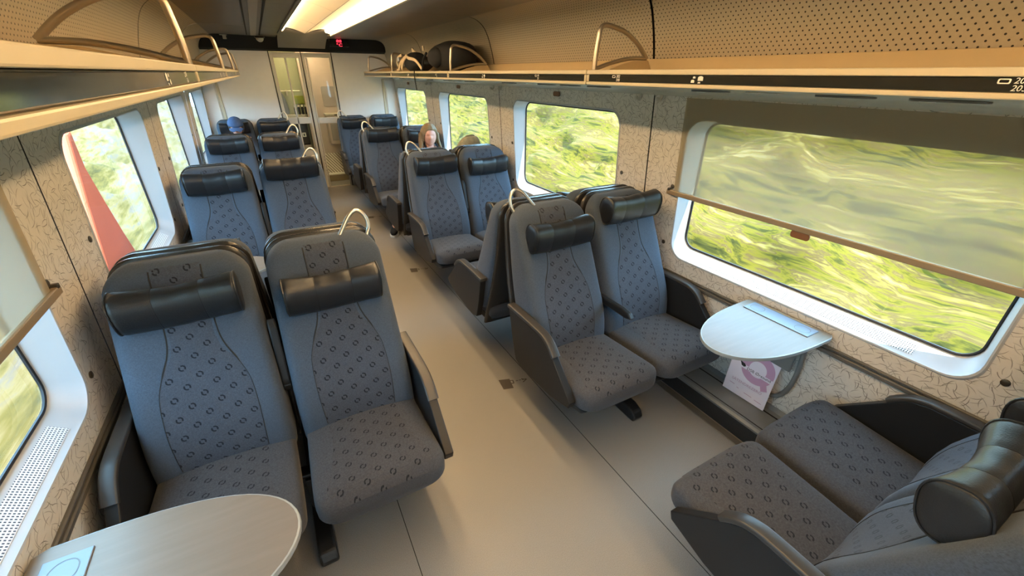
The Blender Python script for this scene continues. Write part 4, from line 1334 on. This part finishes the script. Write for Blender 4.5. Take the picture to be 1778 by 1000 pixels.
def person(label, hx, hy, hz, down, yaw, leg_side, shirt, trousers, sc=1.0):
    """seated person facing -y; head centre at world hx,hy,hz"""
    t = thing('person', label, 'person', (hx, hy, 0))
    H = Vector((0, 0, hz))
    J = {}
    J['pelvis'] = ((0, 0.02, 0.53), 0.125); J['belly'] = ((0, 0.03, 0.64), 0.115); J['chest'] = ((0, 0.05, 0.78), 0.125)
    J['shoulders'] = ((0, 0.05, 0.88), 0.085); J['neck'] = ((0, 0.025, hz - 0.115), 0.045); J['skull'] = ((0, 0.01, hz - 0.03), 0.055)
    E = [('pelvis', 'belly'), ('belly', 'chest'), ('chest', 'shoulders'), ('shoulders', 'neck'), ('neck', 'skull')]
    cloth_up = {k: (J[k][0], J[k][1] + 0.008) for k in ('pelvis', 'belly', 'chest', 'shoulders')}
    cE = [('pelvis', 'belly'), ('belly', 'chest'), ('chest', 'shoulders')]
    legs = {'pelvis': (J['pelvis'][0], 0.13)}; lE = []
    for s in (-1, 1):
        q = 'R' if s < 0 else 'L'
        J[q + 'sh'] = ((s * 0.155, 0.05, 0.865), 0.056); J[q + 'el'] = ((s * 0.205, -0.06, 0.64), 0.043); J[q + 'wr'] = ((s * 0.10, -0.24, 0.60), 0.029)
        J[q + 'palm'] = ((s * 0.085, -0.285, 0.595), (0.034, 0.018))
        E += [('shoulders', q + 'sh'), (q + 'sh', q + 'el'), (q + 'el', q + 'wr'), (q + 'wr', q + 'palm')]
        for i, dx in enumerate((-0.026, -0.009, 0.009, 0.026)):
            J[q + 'f%da' % i] = ((s * 0.085 + dx, -0.325, 0.594), 0.0085); J[q + 'f%db' % i] = ((s * 0.083 + dx, -0.352 - 0.006 * (i in (1, 2)), 0.578), 0.0075)
            E += [(q + 'palm', q + 'f%da' % i), (q + 'f%da' % i, q + 'f%db' % i)]
        J[q + 'th1'] = ((s * 0.085 - s * 0.035, -0.280, 0.600), 0.010); J[q + 'th2'] = ((s * 0.085 - s * 0.052, -0.315, 0.592), 0.008)
        E += [(q + 'palm', q + 'th1'), (q + 'th1', q + 'th2')]
        cloth_up[q + 'sh'] = (J[q + 'sh'][0], 0.064); cloth_up[q + 'el'] = (J[q + 'el'][0], 0.052); cloth_up[q + 'wr'] = (tuple(Vector(J[q + 'wr'][0]).lerp(Vector(J[q + 'el'][0]), 0.15)), 0.038)
        cE += [('shoulders', q + 'sh'), (q + 'sh', q + 'el'), (q + 'el', q + 'wr')]
        kn = Vector((s * 0.11, -0.40, 0.535)); an = Vector((s * 0.12, -0.42, 0.10)); toe = Vector((s * 0.13, -0.55, 0.035))
        if leg_side and s == leg_side[0]:
            kn, an, toe = (Vector(v) for v in leg_side[1:])
        J[q + 'hip'] = ((s * 0.085, -0.02, 0.525), 0.085); J[q + 'kn'] = (tuple(kn), 0.058); J[q + 'an'] = (tuple(an), 0.036); J[q + 'toe'] = (tuple(toe), 0.03)
        E += [('pelvis', q + 'hip'), (q + 'hip', q + 'kn'), (q + 'kn', q + 'an'), (q + 'an', q + 'toe')]
        legs[q + 'hip'] = (J[q + 'hip'][0], 0.094); legs[q + 'kn'] = (tuple(kn), 0.067); legs[q + 'an'] = (tuple(an + Vector((0, 0, 0.02))), 0.048)
        lE += [('pelvis', q + 'hip'), (q + 'hip', q + 'kn'), (q + 'kn', q + 'an')]
        # shoe
        d = (toe - an); d.z = 0; d.normalize(); side = Vector((-d.y, d.x, 0))
        base = Vector((an.x, an.y, 0.0)) - d * 0.05
        lo = []
        for tt, w, h in ((0.0, 0.020, 0.06), (0.02, 0.034, 0.095), (0.09, 0.036, 0.085), (0.16, 0.042, 0.065), (0.22, 0.044, 0.05), (0.26, 0.032, 0.042), (0.275, 0.012, 0.034)):
            lo.append([base + d * tt + side * w * math.copysign(abs(math.cos(a)) ** .7, math.cos(a)) + Vector((0, 0, 0.022 + h / 2 + h / 2 * math.sin(a))) for a in lin(0, 2 * PI * 13 / 14, 14)])
        sh = add('shoe', loft(lo), 'cloth_black', t)
        lo = []
        for tt, w in ((-0.005, 0.018), (0.015, 0.038), (0.09, 0.039), (0.16, 0.046), (0.22, 0.048), (0.265, 0.034), (0.284, 0.012)):
            lo.append([base + d * tt + side * w * cx + Vector((0, 0, z)) for cx, z in ((-1, 0.002), (1, 0.002), (1, 0.026), (-1, 0.026))])
        add('sole', loft(lo, angle=0.5), 'sole_white', sh)
    body = join([skin_body(J, E), head_mesh(Vector((0, 0, hz)), down, yaw, sc)])
    # ears
    add('body', body, 'skin', t)
    add('top', skin_body(cloth_up, cE), shirt, t)
    add('trousers', skin_body(legs, lE), trousers, t)
    return t

def hair_shell(t, hz, mat, down, long=True, sc=1.0):
    def f(a, v):
        cv, sv = math.cos(v), math.sin(v)
        fwd = math.cos(a)
        r = 1.0 + 0.05 * math.sin(a * 9) + 0.03 * math.sin(a * 17 + v * 6)
        x = 0.092 * cv * math.sin(a) * r; y = -0.108 * cv * fwd * r + 0.012; z = 0.128 * sv
        return Vector((x, y, z))
    loops = []
    nv = 14
    for j in range(nv):
        l = []
        for k in range(40):
            a = 2 * PI * k / 40
            # hair ends above the forehead in front, hangs lower at sides/back
            aa = abs(a if a < PI else a - 2 * PI)
            vmin = 0.62 if aa < 0.75 else (0.62 - (aa - 0.75) / 0.45 * 1.3 if aa < 1.2 else -0.68)
            v = vmin + (PI / 2 - 0.03 - vmin) * j / (nv - 1)
            l.append(f(a, v))
        loops.append(l)
    me = loft(loops, cap=True, angle=2.5)
    me.transform(Matrix.Translation(Vector((0, 0, hz))) @ Matrix.Rotation(down, 4, 'X') @ Matrix.Scale(sc, 4))
    h = add('hair', me, mat, t)
    if long:
        random.seed(3)
        for k in range(16):
            a = lin(1.5, 2 * PI - 1.5, 16)[k]
            x, y = 0.092 * sc * math.sin(a), -0.095 * sc * math.cos(a) + 0.012
            ln = random.uniform(0.20, 0.27)
            if abs(a - PI) < 0.5: ln *= 0.6
            wv = random.uniform(0, 6)
            p = [Vector((x * (1 + 0.25 * q) + 0.008 * math.sin(wv + 5 * q), y * (1 + 0.05 * q) - 0.03 * q * (1 if abs(a - PI) > 0.8 else 0) + 0.006 * math.cos(wv + 6 * q), hz + 0.03 - ln * q)) for q in lin(0, 1, 7)]
            add('hair_lock', tube(p, [0.020, 0.021, 0.020, 0.018, 0.015, 0.011, 0.005], 7), mat, h)
    return h

def build_people():
    # blonde person by the window, leg stretched toward the aisle
    t = person('blonde long-haired person in a peach top sitting by the window', 1.06, 5.22, 1.070, 0.06, -0.22,
               (-1, (-0.28, -0.33, 0.53), (-0.60, -0.22, 0.10), (-0.66, -0.37, 0.035)), 'top_peach', 'cloth_black', 1.08)
    hair_shell(t, 1.070, 'hair_blonde', 0.10, True, 1.12)
    for s in (-1, 1):
        add('strap', tube(spline([Vector((s * 0.06, 0.10, 0.955)), Vector((s * 0.075, 0.03, 0.985)), Vector((s * 0.075, -0.06, 0.93)), Vector((s * 0.08, -0.105, 0.80))], 5), 0.017, 6, False, 0.5), 'cloth_black', t)
    # capped person against the end partition
    t = person('person in a faded blue cap looking down beside the end partition', -1.045, 7.33, 1.06, 0.32, -0.1, None, 'shirt_dark', 'jeans_blue')
    hair_shell(t, 1.06, 'hair_brown', 0.32, False)
    def cap(a, v):
        cv, sv = math.cos(v), math.sin(v)
        return Vector((0.097 * cv * math.sin(a), -0.114 * cv * math.cos(a) + 0.010, 0.036 + 0.100 * max(0, sv)))
    loops = [[cap(2 * PI * k / 28, v) for k in range(28)] for v in lin(0.0, 1.52, 9)]
    T = Matrix.Translation(Vector((0, 0, 1.06))) @ Matrix.Rotation(0.32, 4, 'X')
    me = loft(loops, angle=2.0); me.transform(T)
    c = add('cap', me, 'cap_blue', t)
    br = []
    for q in lin(0, 1, 6):
        z = 0.036 - 0.018 * q * q
        w = 0.085 * math.sqrt(max(0.02, 1 - (q * 0.92) ** 2.2))
        y = -0.098 - 0.068 * q
        br.append([Vector((w * m, y, z + dz - 0.016 * m * m)) for m, dz in [(m, 0.0025) for m in lin(-1, 1, 9)] + [(m, -0.0025) for m in lin(1, -1, 9)]])
    me = loft(br, angle=0.8); me.transform(T)
    add('brim', me, 'cap_blue', c)
    me = blob(lambda a, v: Vector((0.008 * math.cos(v) * math.cos(a), 0.01 + 0.008 * math.cos(v) * math.sin(a), 0.137 + 0.005 * math.sin(v))), 10, 6); me.transform(T)
    add('cap_button', me, 'cap_blue', c)
build_people()
